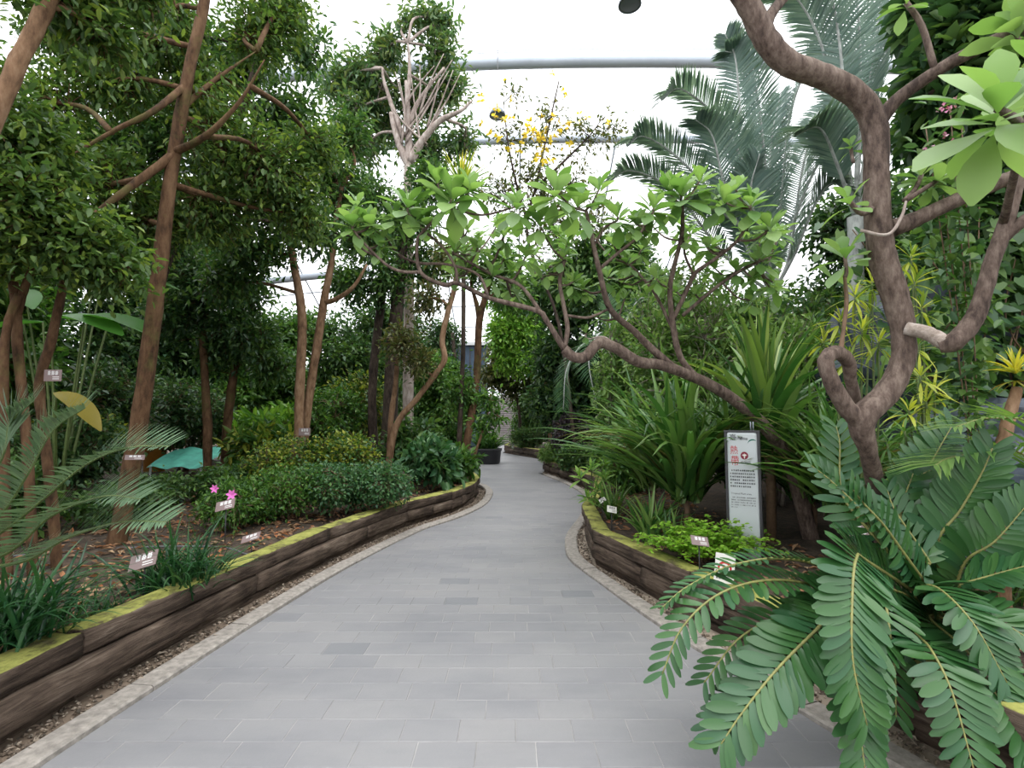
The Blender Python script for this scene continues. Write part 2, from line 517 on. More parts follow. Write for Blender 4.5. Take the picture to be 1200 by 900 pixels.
def crown(wood, leaf, nodes, blobs, dens=1.0, lpt=9, L=0.1, W=0.045, droop=0.25, limb=0.03, twig=0.006, kind='dia', spread=0.16, clump=0.6):
    """limbs to every blob, twigs inside it and leaves along the twigs; NODES are points of the wood that is there already"""
    nodes = np.asarray(nodes, dtype=float)
    for (c, r, n_tw) in blobs:
        c = np.asarray(tuple(c))
        r = np.broadcast_to(np.asarray(r, dtype=float), 3)
        cost = np.linalg.norm(nodes - c, axis=1) + 0.7 * np.maximum(0, nodes[:, 2] - c[2] + 0.1)
        s = nodes[np.argmin(cost)]
        mid = (s + c) / 2 + RNG.normal(0, 0.08, 3) * np.linalg.norm(c - s) + np.array([0, 0, 0.06]) * np.linalg.norm(c - s)
        lp = catmull([s, mid, c, c + (c - mid) * 0.5], 4)
        if wood is not None:
            tube(wood, lp, [limb, limb * 0.35], 5)
        n = max(4, int(n_tw * dens * 1.75))
        q = norm(RNG.standard_normal((n, 3))) * (RNG.random((n, 1)) ** 0.42)
        e = c + q * r
        loc = np.vstack([lp[4:], nodes[np.linalg.norm((nodes - c) / r, axis=1) < 1.3]])
        dd = np.linalg.norm(e[:, None] - loc[None], axis=2)
        a = loc[np.argmin(dd, axis=1)]
        m = (a + e) / 2 + RNG.normal(0, 0.05, (n, 3)) * r.mean() + np.array([0, 0, 0.08]) * r.mean()
        if wood is not None:
            twigs(wood, a, m, e, twig * 1.6, twig * 0.5)
        t = 0.35 + 0.65 * RNG.random((n, lpt, 1)) ** 0.6
        pos = np.where(t < 0.5, a[:, None] + (m - a)[:, None] * t * 2, m[:, None] + (e - m)[:, None] * (t * 2 - 1))
        pos = pos + RNG.normal(0, spread * clump, (n, lpt, 3))
        d = norm(e - a)[:, None] * 0.7 + RNG.normal(0, 0.65, (n, lpt, 3))
        d[..., 2] -= droop
        up = RNG.normal(0, 0.42, (n, lpt, 3)) + np.array([0, 0, 1.0])
        ls = L * 1.22 * RNG.uniform(0.65, 1.25, n * lpt)
        scatter(leaf, pos.reshape(-1, 3), d.reshape(-1, 3), up.reshape(-1, 3), ls, ls * (W / L), kind)


def frame_matrix(pos, d, nrm, scale=1.0, wscale=None):
    d = Vector(d).normalized()
    s = d.cross(Vector(nrm))
    if s.length < 1e-4:
        s = d.cross(Vector((1, 0.2, 0)))
    s.normalize()
    h = s.cross(d)
    w = scale if wscale is None else wscale
    m = Matrix(((d.x * scale, s.x * w, h.x * scale, pos[0]), (d.y * scale, s.y * w, h.y * scale, pos[1]),
                (d.z * scale, s.z * w, h.z * scale, pos[2]), (0, 0, 0, 1)))
    return m


def leaf_mesh(name, mat, profile, width, curve=0.25, fold=0.12, nu=6, twist=0.0, wave=0.0):
    """one leaf of unit length along +X, face up; PROFILE(u) is its half width"""
    v, f = [], []
    for i in range(nu + 1):
        u = i / nu
        hw = profile(u) * width
        z0 = -curve * u * u
        x = u * (1 - 0.12 * curve)
        wv = wave * math.sin(u * 9)
        v += [(x, -hw, z0 + fold * hw * 2 + wv), (x, 0, z0), (x, hw, z0 + fold * hw * 2 - wv)]
    for i in range(nu):
        a = i * 3
        f += [(a, a + 3, a + 4, a + 1), (a + 1, a + 4, a + 5, a + 2)]
    mb = MB()
    mb.add(v, np.array(f))
    return mb.mesh(name, mat)


def obovate(u):
    return 0.03 + 0.47 * max(0.0, math.sin(PI * min(1, u ** 1.7))) ** 0.75 if u < 1 else 0.06


def elliptic(u):
    return 0.5 * max(0.02, math.sin(PI * (0.04 + 0.94 * u))) ** 0.8


def oblong(u):
    return 0.5 * min(1, max(0.18, (math.sin(PI * (0.05 + 0.93 * u))) ** 0.5 * (0.75 + 0.35 * u)))


def blade_mesh(name, mat, a0, bend, width, n=8, stripe=None):
    """a strap leaf of unit length that rises at A0 degrees and bends over by BEND degrees"""
    x = z = 0.0
    v, f = [], []
    for i in range(n + 1):
        u = i / n
        a = math.radians(a0 - bend * u ** 1.4)
        hw = width * (0.55 + 0.45 * min(1, u * 4)) * (1 - u ** 3.0) * 0.5 + 0.0008
        nx, nz = -math.sin(a), math.cos(a)
        fo = hw * 0.45
        v += [(x + nx * fo, -hw, z + nz * fo), (x, 0, z), (x + nx * fo, hw, z + nz * fo)]
        x += math.cos(a) / n
        z += math.sin(a) / n
    for i in range(n):
        b = i * 3
        f += [(b, b + 3, b + 4, b + 1), (b + 1, b + 4, b + 5, b + 2)]
    mb = MB()
    mb.add(v, np.array(f))
    me = mb.mesh(name, mat)
    if stripe:
        me.materials.append(M[stripe])
        for k, p in enumerate(me.polygons):
            p.material_index = k % 2
    return me


def blade_set(prefix, mat, specs, width):
    return [blade_mesh('%s_blade' % prefix, mat, a, b, width) for a, b in specs]


SPEC_STRAP = [(86, 25), (82, 60), (76, 85), (68, 75), (58, 70), (46, 60), (34, 45), (72, 120), (62, 105)]
# ------------------------------------------------------------------ plan of the place (metres; path surface at z = 0)
KL = catmull([(-2.3, -1.5, 0), (-2.29, 1.0, 0), (-2.24, 2.55, 0), (-2.06, 4.39, 0), (-1.81, 6.04, 0), (-1.36, 7.86, 0), (-0.87, 8.98, 0),
              (-0.54, 10.2, 0), (-0.44, 11.5, 0), (-0.5, 12.6, 0), (-0.85, 13.8, 0), (-2.0, 15.0, 0), (-7, 15.9, 0)], 5)
KR = catmull([(3.05, -1.5, 0), (2.4, 1.0, 0), (1.72, 2.74, 0), (1.2, 4.16, 0), (0.86, 5.43, 0), (0.68, 6.2, 0), (0.70, 6.9, 0), (0.82, 7.7, 0),
              (1.24, 9.3, 0), (1.6, 11.5, 0), (1.4, 13.8, 0), (1.08, 15.5, 0), (0.8, 16.9, 0)], 5)
WL_N = [(-2.66, -1.5), (-2.6, 0.3), (-2.52, 3.12), (-2.13, 6.1), (-1.62, 8.05), (-1.06, 9.25), (-0.76, 10.4), (-0.72, 11.7), (-1.05, 13.4), (-2.3, 14.9), (-6.0, 15.7)]
WR_N = [(3.3, -1.2), (2.72, 0.6), (2.03, 2.75), (1.45, 4.3), (0.92, 5.95), (1.04, 7.8), (1.5, 9.6), (1.87, 11.6), (1.65, 13.8), (1.32, 15.5), (1.02, 17.0), (1.7, 18.3), (4.5, 19.0)]


def ix(nodes, y):
    ys = [n[1] for n in nodes]
    xs = [n[0] for n in nodes]
    return float(np.interp(y, ys, xs))


def path_l(y):
    if y < 15.9:
        return float(np.interp(y, KL[:, 1], KL[:, 0]))
    return -9.0 if y < 20.4 else float(np.interp(y, [20.4, 24, 38], [-1.25, -1.5, -3.2]))


def path_r(y):
    if y < 16.9:
        return float(np.interp(y, KR[:, 1], KR[:, 0]))
    return 7.0 if y < 22.6 else float(np.interp(y, [22.6, 23.3, 28, 38], [1.3, 1.1, -0.55, 0.9]))


def bed_z(x, y):
    if y < 15.8 and x < 0:
        d = max(0.0, ix(WL_N, y) - x)
    elif y < 19 and x > 0:
        d = max(0.0, x - ix(WR_N, min(y, 18.9)))
    else:
        d = 1.0
    return 0.31 + 0.035 * min(d, 6.0) + 0.02 * math.sin(3.1 * x + 1.7 * y) + 0.015 * math.sin(7.3 * x - 5.1 * y)


# ground under everything
g = MB()
g.add([(-90, -30, -0.06), (90, -30, -0.06), (90, 110, -0.06), (-90, 110, -0.06)], np.array([(0, 1, 2, 3)]))
tag(link('ground', g.mesh('ground', 'soil')), 'bare brown earth under the glasshouse', 'ground', kind='structure')

# path: mortar bed + pavers
pb_ = MB()
ys = np.arange(-1.5, 38.01, 0.25)
pl = [(path_l(y) - 0.02, y, -0.0025) for y in ys]
pr = [(path_r(y) + 0.02, y, -0.0025) for y in ys]
n = len(ys)
pb_.add(pl + pr, np.array([(i, n + i, n + i + 1, i + 1) for i in range(n - 1)]))
path = link('path', pb_.mesh('path', 'mortar', False))
tag(path, 'grey slate paved footpath winding between the timber planting beds', 'path', kind='structure')

TW, TD = 0.30, 0.197
tiles = []
row = 0
y = -0.4
while y < 37.9:
    off = (row % 2) * 0.5 * TW + 0.03 * math.sin(row * 2.4)
    lo, hi = min(path_l(y), path_l(y + TD)), max(path_r(y), path_r(y + TD))
    k = math.floor((lo - off) / TW)
    while k * TW + off < hi:
        x0, x1 = k * TW + off, (k + 1) * TW + off
        tiles.append((x0, x1, y, y + TD, row))
        k += 1
    y += TD
    row += 1


def tile_poly(x0, x1, y0, y1, gap=0.0016):
    x0 += gap; x1 -= gap; y0 += gap; y1 -= gap
    a0, a1, b0, b1 = path_l(y0), path_l(y1), path_r(y0), path_r(y1)
    c = [(min(max(x0, a0), b0), y0), (min(max(x1, a0), b0), y0), (min(max(x1, a1), b1), y1), (min(max(x0, a1), b1), y1)]
    if (c[1][0] - c[0][0]) + (c[2][0] - c[3][0]) < 0.03:
        return None, False
    full = abs(c[0][0] - x0) < 1e-6 and abs(c[1][0] - x1) < 1e-6 and abs(c[2][0] - x1) < 1e-6 and abs(c[3][0] - x0) < 1e-6
    return c, full


def tile_add(mb, c, ox=0, oy=0, dz=0.0):
    e = 0.0025
    cx = sum(p[0] for p in c) / 4
    cy = sum(p[1] for p in c) / 4
    bot = [(p[0] - ox, p[1] - oy, -0.02) for p in c]
    mid = [(p[0] - ox, p[1] - oy, -e + dz) for p in c]
    top = [(p[0] + (e if p[0] < cx else -e) - ox, p[1] + (e if p[1] < cy else -e) - oy, dz) for p in c]
    f = [(8, 9, 10, 11)]
    for b in (0, 4):
        for i in range(4):
            j = (i + 1) % 4
            f.append((b + i, b + j, b + 4 + j, b + 4 + i))
    mb.add(bot + mid + top, np.array(f))


seen = []
rest = []
for t in tiles:
    c, full = tile_poly(*t[:4])
    if not c:
        continue
    xc, yc = (c[0][0] + c[1][0]) / 2, (t[2] + t[3]) / 2
    invis = yc < 2.15 or abs(xc) > 1.02 * yc or (xc > 0.75 * yc and yc < 3)
    (rest if invis else seen).append((t, c, full, xc, yc))
seen.sort(key=lambda s: s[4] + 0.0 * abs(s[3]))
fm = MB()
tile_add(fm, [(-TW / 2 + 0.0016, -TD / 2 + 0.0016), (TW / 2 - 0.0016, -TD / 2 + 0.0016), (TW / 2 - 0.0016, TD / 2 - 0.0016), (-TW / 2 + 0.0016, TD / 2 - 0.0016)])
full_paver = fm.mesh('paver', 'paver', False)
for t, c, full, xc, yc in seen[:300]:
    dz = random.uniform(-0.0012, 0.0012)
    if full:
        link('paver', full_paver, path, loc=((t[0] + t[1]) / 2, (t[2] + t[3]) / 2, dz))
    else:
        mb = MB()
        tile_add(mb, c, xc, yc)
        link('paver', mb.mesh('paver', 'paver', False), path, loc=(xc, yc, dz))
mb = MB()
for t, c, full, xc, yc in seen[300:] + rest:
    tile_add(mb, c, 0, 0, random.uniform(-0.001, 0.001))
tag(link('far_pavers', mb.mesh('far_pavers', 'paver', False), path), kind='stuff')


# kerbs: one stone after another
def kerb(name, label, line, side, step):
    root = thing(name, label, 'kerb', (0, 0, 0), kind='structure')
    d = np.r_[0, np.cumsum(np.linalg.norm(np.diff(line, axis=0), axis=1))]
    n = int(d[-1] / step)
    for k in range(n):
        s = np.linspace(k * step + 0.004, (k + 1) * step - 0.004, 5)
        q = np.stack([np.interp(s, d, line[:, i]) for i in range(2)], -1)
        t = norm(np.gradient(q, axis=0))
        nn = np.stack([-t[:, 1], t[:, 0]], -1) * side
        w = 0.165
        prof = [(0.0, -0.03), (0.0, 0.022), (0.012, 0.032), (w - 0.012, 0.034), (w, 0.024), (w, -0.03)]
        V, Fc = [], []
        jz = random.uniform(-0.004, 0.004)
        for i in range(5):
            for (o, z) in prof:
                V.append((q[i, 0] + nn[i, 0] * o, q[i, 1] + nn[i, 1] * o, z + jz))
        m_ = len(prof)
        for i in range(4):
            for j in range(m_ - 1):
                Fc.append((i * m_ + j, i * m_ + j + 1, (i + 1) * m_ + j + 1, (i + 1) * m_ + j))
        mb = MB()
        mb.add(V, [np.array(Fc), np.array([tuple(range(m_)), tuple(4 * m_ + j for j in reversed(range(m_)))])])
        link('kerb_stone', mb.mesh('kerb_stone', 'kerb', False), root)


kerb('kerb_left', 'pale concrete kerb along the bed with the moss capped straight wall', KL, 1, 0.95)
kerb('kerb_right', 'pale concrete kerb along the bed with the white information pillar', KR, -1, 0.95)


# gravel strips
def gravel(name, label, line, wall, side, y1, count):
    mb = MB()
    ys = np.arange(-1.4, y1, 0.2)
    a = [(float(np.interp(y, line[:, 1], line[:, 0])) + side * 0.1, y, 0.004) for y in ys]
    b = [(ix(wall, y) + side * 0.12, y, 0.02) for y in ys]
    n = len(ys)
    mb.add(a + b, np.array([(i, i + 1, n + i + 1, n + i) for i in range(n - 1)]))
    yy = -1 + (y1 + 1) * RNG.random(count) ** 1.4
    lo = np.interp(yy, line[:, 1], line[:, 0]) + side * 0.15
    hi = np.array([ix(wall, q) for q in yy])
    t = RNG.random(count)
    pos = np.stack([lo + (hi - lo) * t, yy, 0.012 + 0.012 * t], -1)
    s = RNG.uniform(0.005, 0.016, count)
    O = np.array([(1, 0, 0), (0, 1, 0), (-1, 0, 0), (0, -1, 0), (0, 0, 0.7), (0, 0, -0.7)])
    Fo = np.array([(0, 1, 4), (1, 2, 4), (2, 3, 4), (3, 0, 4), (1, 0, 5), (2, 1, 5), (3, 2, 5), (0, 3, 5)])
    ang = RNG.random(count) * PI
    R = np.stack([np.cos(ang), -np.sin(ang), 0 * ang, np.sin(ang), np.cos(ang), 0 * ang, 0 * ang, 0 * ang, 1 + 0 * ang], -1).reshape(-1, 3, 3)
    V = pos[:, None] + np.einsum('nij,kj->nki', R, O) * s[:, None, None]
    mb.add(V.reshape(-1, 3), (np.arange(count)[:, None, None] * 6 + Fo[None]).reshape(-1, 3))
    lf = count // 4
    sel = RNG.integers(0, count, lf)
    scatter(mb, pos[sel] + np.array([0, 0, 0.015]), np.c_[RNG.normal(0, 1, (lf, 2)), RNG.normal(0, 0.2, lf)],
            np.c_[RNG.normal(0, 0.3, (lf, 2)), np.ones(lf)], RNG.uniform(0.03, 0.06, lf), 0.022)
    tag(link(name, mb.mesh(name, 'pebble', False)), label, 'gravel', kind='stuff')


gravel('gravel', 'brown grit and dead leaves in the gutter beside the straight mossy wall', KL, WL_N, -1, 12.6, 3600)
gravel('gravel', 'brown grit and dead leaves in the gutter below the information pillar bed', KR, WR_N, 1, 16.8, 3000)


# timber sleeper walls
def sleeper(parent, a, b, z0, z1, w, outward, mossy, lip=0.0):
    a, b = Vector((a[0], a[1], 0)), Vector((b[0], b[1], 0))
    t = b - a
    L = t.length - 0.012
    t.normalize()
    nn = Vector((-t.y, t.x, 0)) * outward
    c = (a + b) / 2 + nn * (w / 2 - lip)
    h = z1 - z0
    nx = max(6, int(L / 0.1))
    ny, nz = 4, 4
    bev = 0.014
    ysq = [-w / 2, -w / 2 + bev, 0, w / 2 - bev, w / 2]
    zsq = [-h / 2, -h / 2 + bev, 0, h / 2 - bev, h / 2]
    ring = [(ysq[1], zsq[0]), (ysq[2], zsq[0]), (ysq[3], zsq[0]), (ysq[4], zsq[1]), (ysq[4], zsq[2]), (ysq[4], zsq[3]), (ysq[3], zsq[4]),
            (ysq[2], zsq[4]), (ysq[1], zsq[4]), (ysq[0], zsq[3]), (ysq[0], zsq[2]), (ysq[0], zsq[1])]
    m = len(ring)
    V, Fq = [], []
    ph = random.uniform(0, 9)
    for i in range(nx + 1):
        x = -L / 2 + L * i / nx
        for j, (yy, zz) in enumerate(ring):
            k = 0.0045
            V.append((x + (random.uniform(-0.01, 0.01) if i in (0, nx) else 0), yy + k * math.sin(5 * x + ph + j) + random.uniform(-k, k), zz + k * math.sin(4 * x + ph + 2 * j) + random.uniform(-k, k) * 0.7))
    for i in range(nx):
        for j in range(m):
            j2 = (j + 1) % m
            Fq.append((i * m + j, i * m + j2, (i + 1) * m + j2, (i + 1) * m + j))
    V += [(-L / 2 + 0.008, 0, 0), (L / 2 - 0.008, 0, 0)]
    e0, e1 = len(V) - 2, len(V) - 1
    T = [(e0, (j + 1) % m, j) for j in range(m)] + [(e1, nx * m + j, nx * m + (j + 1) % m) for j in range(m)]
    mb = MB()
    mb.add(V, [np.array(Fq), np.array(T)])
    me = mb.mesh('sleeper', 'timber_moss' if mossy else 'timber')
    mat = Matrix(((t.x, nn.x, 0, c.x), (t.y, nn.y, 0, c.y), (0, 0, 1, (z0 + z1) / 2), (0, 0, 0, 1)))
    if outward < 0:
        mat = Matrix(((t.x, nn.x, 0, c.x), (t.y, nn.y, 0, c.y), (0, 0, 1, (z0 + z1) / 2), (0, 0, 0, 1)))
    link('sleeper', me, parent, mat)


def poly_at(nodes, s):
    p = np.array(nodes, dtype=float)
    d = np.r_[0, np.cumsum(np.linalg.norm(np.diff(p, axis=0), axis=1))]
    return (float(np.interp(s, d, p[:, 0])), float(np.interp(s, d, p[:, 1]))), d


def sleeper_wall(name, label, nodes, outward, keep=()):
    root = thing(name, label, 'timber wall', (0, 0, 0), kind='structure')
    for i in range(len(nodes) - 1):
        dz = random.uniform(-0.008, 0.008)
        sleeper(root, nodes[i], nodes[i + 1], 0.262 + dz, 0.40 + dz, 0.2, outward, True)
    _, d = poly_at(nodes, 0)
    js = [0.0]
    for i in range(len(nodes) - 1):
        js.append(d[i] + (d[i + 1] - d[i]) * (0.42 if i % 2 else 0.55))
        if i + 1 in keep:
            js.append(d[i + 1])
    js.append(d[-1])
    for i in range(len(js) - 1):
        sleeper(root, poly_at(nodes, js[i])[0], poly_at(nodes, js[i + 1])[0], 0.098, 0.255 + random.uniform(-0.006, 0.004), 0.2, outward, False, random.uniform(0.0, 0.02))
    for i in range(len(nodes) - 1):
        sleeper(root, nodes[i], nodes[i + 1], -0.06, 0.09, 0.2, outward, False, -0.04)
    return root


sleeper_wall('wall_left', 'moss capped wall of stacked old railway sleepers, long and gently curved', WL_N, 1, keep=(4, 5))
sleeper_wall('wall_right', 'wall of stacked old railway sleepers with a sharp corner, holding the pillar bed', WR_N, -1, keep=(4, 7, 10))
W3 = [(4.0, 21.6), (1.35, 23.3), (-0.42, 28.0), (-0.3, 31.0)]
sleeper_wall('wall_far', 'low dark sleeper wall of the far bed near the stone staircase', W3, -1, keep=(1, 2))


# soil of the beds
def soil(name, label, rows):
    mb = MB()
    V = [p for r in rows for p in r]
    k = len(rows[0])
    mb.add(V, np.array([(i * k + j, i * k + j + 1, (i + 1) * k + j + 1, (i + 1) * k + j) for i in range(len(rows) - 1) for j in range(k - 1)]))
    tag(link(name, mb.mesh(name, 'soil')), label, 'soil', kind='structure')


ts = np.r_[np.linspace(0, 4, 24), np.linspace(4.5, 30, 14)]
soil('soil_left', 'dark soil strewn with dead leaves behind the long mossy wall',
     [[(ix(WL_N, y) - 0.08 - t, y, bed_z(ix(WL_N, y) - 0.1 - t, y)) for t in ts] for y in np.arange(-1.5, 15.75, 0.2)])
soil('soil_right', 'dark soil around the white information pillar',
     [[(ix(WR_N, y) + 0.08 + t, y, bed_z(ix(WR_N, y) + 0.1 + t, y)) for t in ts] for y in np.arange(-1.2, 19.01, 0.2)])
soil('soil_far', 'dark soil of the far planting beside the staircase',
     [[(float(np.interp(y, [n[1] for n in W3], [n[0] for n in W3])) + 0.08 + t, y, 0.33) for t in ts] for y in np.arange(21.7, 38, 0.5)])
soil('soil_beyond', 'dark soil behind the potted plant', [[(path_l(y) - 0.15 - t, y, 0.12) for t in ts] for y in np.arange(20.6, 45, 0.6)])


def litter(name, label, fx, n):
    mb = MB()
    p = np.array([fx() for _ in range(n)])
    scatter(mb, p, np.c_[RNG.normal(0, 1, (n, 2)), RNG.normal(0, 0.15, n)], np.c_[RNG.normal(0, 0.35, (n, 2)), np.ones(n)],
            RNG.uniform(0.05, 0.13, n), RNG.uniform(0.025, 0.05, n))
    tag(link(name, mb.mesh(name, 'litter', False)), label, 'leaf litter', kind='stuff')


def lit_l():
    y = random.uniform(1.5, 12)
    x = ix(WL_N, y) - 0.2 - 3.8 * random.random() ** 1.2
    return (x, y, bed_z(x, y) + 0.012)


def lit_r():
    y = random.uniform(2, 12)
    x = ix(WR_N, y) + 0.2 + 1.6 * random.random()
    return (x, y, bed_z(x, y) + 0.012)


litter('leaf_litter', 'brown dead leaves lying on the soil behind the long mossy wall', lit_l, 5200)
litter('leaf_litter', 'brown dead leaves lying on the soil around the information pillar', lit_r, 1500)

# ------------------------------------------------------------------ glasshouse roof
AX, AW, AH = 5.0, 44.0, 15.2


def arch_z(x):
    t = min(1.0, abs(x - AX) / AW)
    return AH * math.sqrt(max(0.0, 1 - t ** 2.2))


AXS = AX + AW * np.sin(np.linspace(-PI / 2, PI / 2, 61))
Y_A, Y_B, Y_END = 18.3, 23.6, 52.0


def roof_arch(y, label, r):
    o = thing('roof_arch', label, 'roof beam', (AX, y, 0), 'curved roof pipes', kind='structure')
    pts = [(x, y, arch_z(x)) for x in AXS]
    mb = MB()
    tube(mb, pts, r, 14)
    part('pipe', mb, 'steel', o)
    for k, (dz, dy) in enumerate(((r + 0.16, 0.0), (r + 0.24, 0.0))):
        mb = MB()
        tube(mb, [(x, y + dy, arch_z(x) + dz) for x in AXS], 0.022, 6)
        part('rail', mb, 'steel_dark', o)
    for x in np.arange(-30, 42, 1.9):
        mb = MB()
        tube(mb, [(x, y, arch_z(x) + r * 0.8), (x, y, arch_z(x) + r + 0.26)], 0.022, 6)
        part('bracket', mb, 'steel_dark', o)


roof_arch(Y_A, 'thick pale steel roof pipe with a rail, the higher and nearer of the two', 0.24)
roof_arch(Y_B, 'thick pale steel roof pipe with a rail, the lower and farther of the two', 0.2)
mb = MB()
yy = [-12, 2, 10, Y_A, 21, Y_B]
V = [(x, y, arch_z(x) + 0.3) for y in yy for x in AXS] + [(AX + (x - AX) * 0.97, Y_END, 0.0) for x in AXS]
k = len(AXS)
mb.add(V, np.array([(i * k + j, i * k + j + 1, (i + 1) * k + j + 1, (i + 1) * k + j) for i in range(len(yy)) for j in range(k - 1)]))
tag(link('ceiling', mb.mesh('ceiling', 'film')), 'milky translucent film roof arching over the whole garden', 'roof', kind='structure')

frame = thing('roof_frame', 'web of slim grey glazing bars on the sloping side and end of the roof', 'glazing bars', (0, 0, 0), kind='structure')
for i in range(4, 57, 2):
    if 18 < i < 44:
        continue
    x = AXS[i]
    mb = MB()
    tube(mb, [(x, -10, arch_z(x)), (x, Y_B, arch_z(x))], 0.05, 5)
    link('purlin', mb.mesh('purlin', 'steel_dark'), frame)
for y in (2, 8, 13, 21.4):
    mb = MB()
    xs = [x for x in AXS if x < -16]
    tube(mb, [(x, y, arch_z(x)) for x in xs], 0.06, 5)
    link('rib', mb.mesh('rib', 'steel_dark'), frame)
for i in range(6, 58, 2):
    x = AXS[i]
    mb = MB()
    tube(mb, [(x, Y_B, arch_z(x)), (AX + (x - AX) * 0.97, Y_END, 0)], 0.045, 5)
    link('mullion', mb.mesh('mullion', 'steel_dark'), frame)
for s in np.arange(0.3, 1.0, 0.07):
    mb = MB()
    tube(mb, [(AX + (x - AX) * (1 - 0.03 * s), Y_B + (Y_END - Y_B) * s, arch_z(x) * (1 - s)) for x in AXS], 0.04, 5)
    link('transom', mb.mesh('transom', 'steel_dark'), frame)
for y in (30.5,):
    mb = MB()
    tube(mb, [(x, y, arch_z(x) * (1 - (y - Y_B) / (Y_END - Y_B)) - 0.3) for x in AXS if x < -8], 0.22, 8)
    link('girder', mb.mesh('girder', 'steel_dark'), frame)


def pendant(px, py, depth, dia, label):
    p = P(px, py, depth)
    o = thing('pendant_lamp', label, 'lamp', p)
    mb = MB()
    prof = [(0.02, 0.62), (0.06, 0.6), (0.12, 0.5), (0.3, 0.38), (0.45, 0.16), (0.5, 0.0), (0.46, 0.0), (0.40, 0.12), (0.1, 0.3)]
    ang = np.linspace(0, 2 * PI, 24, endpoint=False)
    V = [(p.x + dia * r * math.cos(a), p.y + dia * r * math.sin(a), p.z + dia * z) for r, z in prof for a in ang]
    F = [(i * 24 + j, i * 24 + (j + 1) % 24, (i + 1) * 24 + (j + 1) % 24, (i + 1) * 24 + j) for i in range(len(prof) - 1) for j in range(24)]
    mb.add(V, np.array(F))
    part('lamp_shade', mb, 'lamp', o)
    mb = MB()
    V = [(p.x + dia * 0.42 * math.cos(a), p.y + dia * 0.42 * math.sin(a), p.z + dia * 0.02) for a in ang] + [(p.x, p.y, p.z - dia * 0.05)]
    mb.add(V, np.array([(j, 24, (j + 1) % 24) for j in range(24)]))
    part('diffuser', mb, 'lamp', o)
    mb = MB()
    tube(mb, [(p.x, p.y, p.z + dia * 0.6), (p.x, p.y, arch_z(p.x) + 0.25)], 0.012, 6)
    part('cable', mb, 'cable', o)


pendant(738, 6, 12.5, 0.60, 'dark round lamp hanging from the roof over the path')
pendant(583, 136, 18.0, 0.62, 'dark round lamp hanging among yellow blossoms below the roof pipes')

# ------------------------------------------------------------------ staircase and far things
st = thing('staircase', 'wide flight of grey stone steps at the end of the path', 'staircase', (-1.0, 38.0, 0), kind='structure')
for k in range(26):
    mb = MB()
    box(mb, -3.42, 1.42, 38 + k * 0.3 - 0.05, 38 + k * 0.3 + 0.335, (k + 1) * 0.155 - 0.07, (k + 1) * 0.155)
    sp_ = part('step', mb, 'stair', st, smooth=False)
    mb = MB()
    box(mb, -3.4, 1.4, 38 + k * 0.3, 38 + k * 0.3 + 0.3, -0.02 if k == 0 else (k * 0.155 - 0.03), (k + 1) * 0.155 - 0.07)
    part('riser', mb, 'stair_dark', sp_, origin=st.location, smooth=False)

q0, q1 = P(506, 440, 33), P(570, 405, 33)
hut = thing('hut', 'dark blue grey hut with a pale flat roof behind the trees', 'hut', ((q0.x + q1.x) / 2, 34, 0.1))
mb = MB(); box(mb, q0.x, q1.x, 33, 35.5, 0.1, q1.z)
part('body', mb, 'blue_wall', hut, smooth=False)
mb = MB(); box(mb, q0.x - 0.25, q1.x + 0.25, 32.75, 35.8, q1.z, q1.z + 0.2)
part('roof', mb, 'pale', hut, smooth=False)
for k in range(5):
    x = q0.x + (q1.x - q0.x) * (k + 0.5) / 5
    mb = MB(); box(mb, x - 0.03, x + 0.03, 32.96, 33.0, 0.1, q1.z)
    part('batten', mb, 'frame', hut, smooth=False)

# round pot at the bend
px_, py_ = -0.98, 20.55
pot = thing('planter_pot', 'large round dark planter pot standing at the bend of the path', 'pot', (px_, py_, 0))
mb = MB()
prof = [(0.0, 0.0), (0.46, 0.0), (0.5, 0.04), (0.55, 0.5), (0.58, 0.52), (0.58, 0.6), (0.53, 0.6), (0.5, 0.52), (0.0, 0.52)]
ang = np.linspace(0, 2 * PI, 28, endpoint=False)
mb.add([(px_ + r * math.cos(a), py_ + r * math.sin(a), z) for r, z in prof for a in ang],
       np.array([(i * 28 + j, i * 28 + (j + 1) % 28, (i + 1) * 28 + (j + 1) % 28, (i + 1) * 28 + j) for i in range(len(prof) - 1) for j in range(28)]))
part('shell', mb, 'pot', pot)
mb = MB()
mb.add([(px_ + 0.52 * math.cos(a), py_ + 0.52 * math.sin(a), 0.53) for a in ang] + [(px_, py_, 0.56)], np.array([(j, (j + 1) % 28, 28) for j in range(28)]))
part('soil', mb, 'soil', pot)

# teal sheet and orange tub among the far shrubs on the soil
c = P(222, 535, 10.5); zg = bed_z(c.x, 10.5)
mb = MB()
V = [(c.x + (i / 8 - 0.5) * 1.1, 10.5 + (j / 4 - 0.5) * 0.9, zg + 0.26 + 0.34 * (j / 4) + 0.03 * math.sin(i * 1.7 + j)) for j in range(5) for i in range(9)]
mb.add(V, np.array([(j * 9 + i, j * 9 + i + 1, j * 9 + 10 + i, j * 9 + 9 + i) for j in range(4) for i in range(8)]))
o = thing('tarpaulin', 'turquoise sheet stretched over a low frame between the slim trunks', 'sheet', (c.x, 10.5, zg))
part('sheet', mb, 'teal', o)
for sx in (-0.5, 0.5):
    for sy in (-0.4, 0.4):
        mb = MB(); tube(mb, [(c.x + sx, 10.5 + sy, zg - 0.05), (c.x + sx, 10.5 + sy, zg + 0.30 + 0.29 * (sy > 0))], 0.02, 6)
        part('leg', mb, 'pale', o)
c = P(183, 508, 11.5); zg = bed_z(c.x, 11.5)
o = thing('tub', 'orange plastic tub half hidden behind the mossy trunk', 'tub', (c.x, 11.5, zg))
mb = MB()
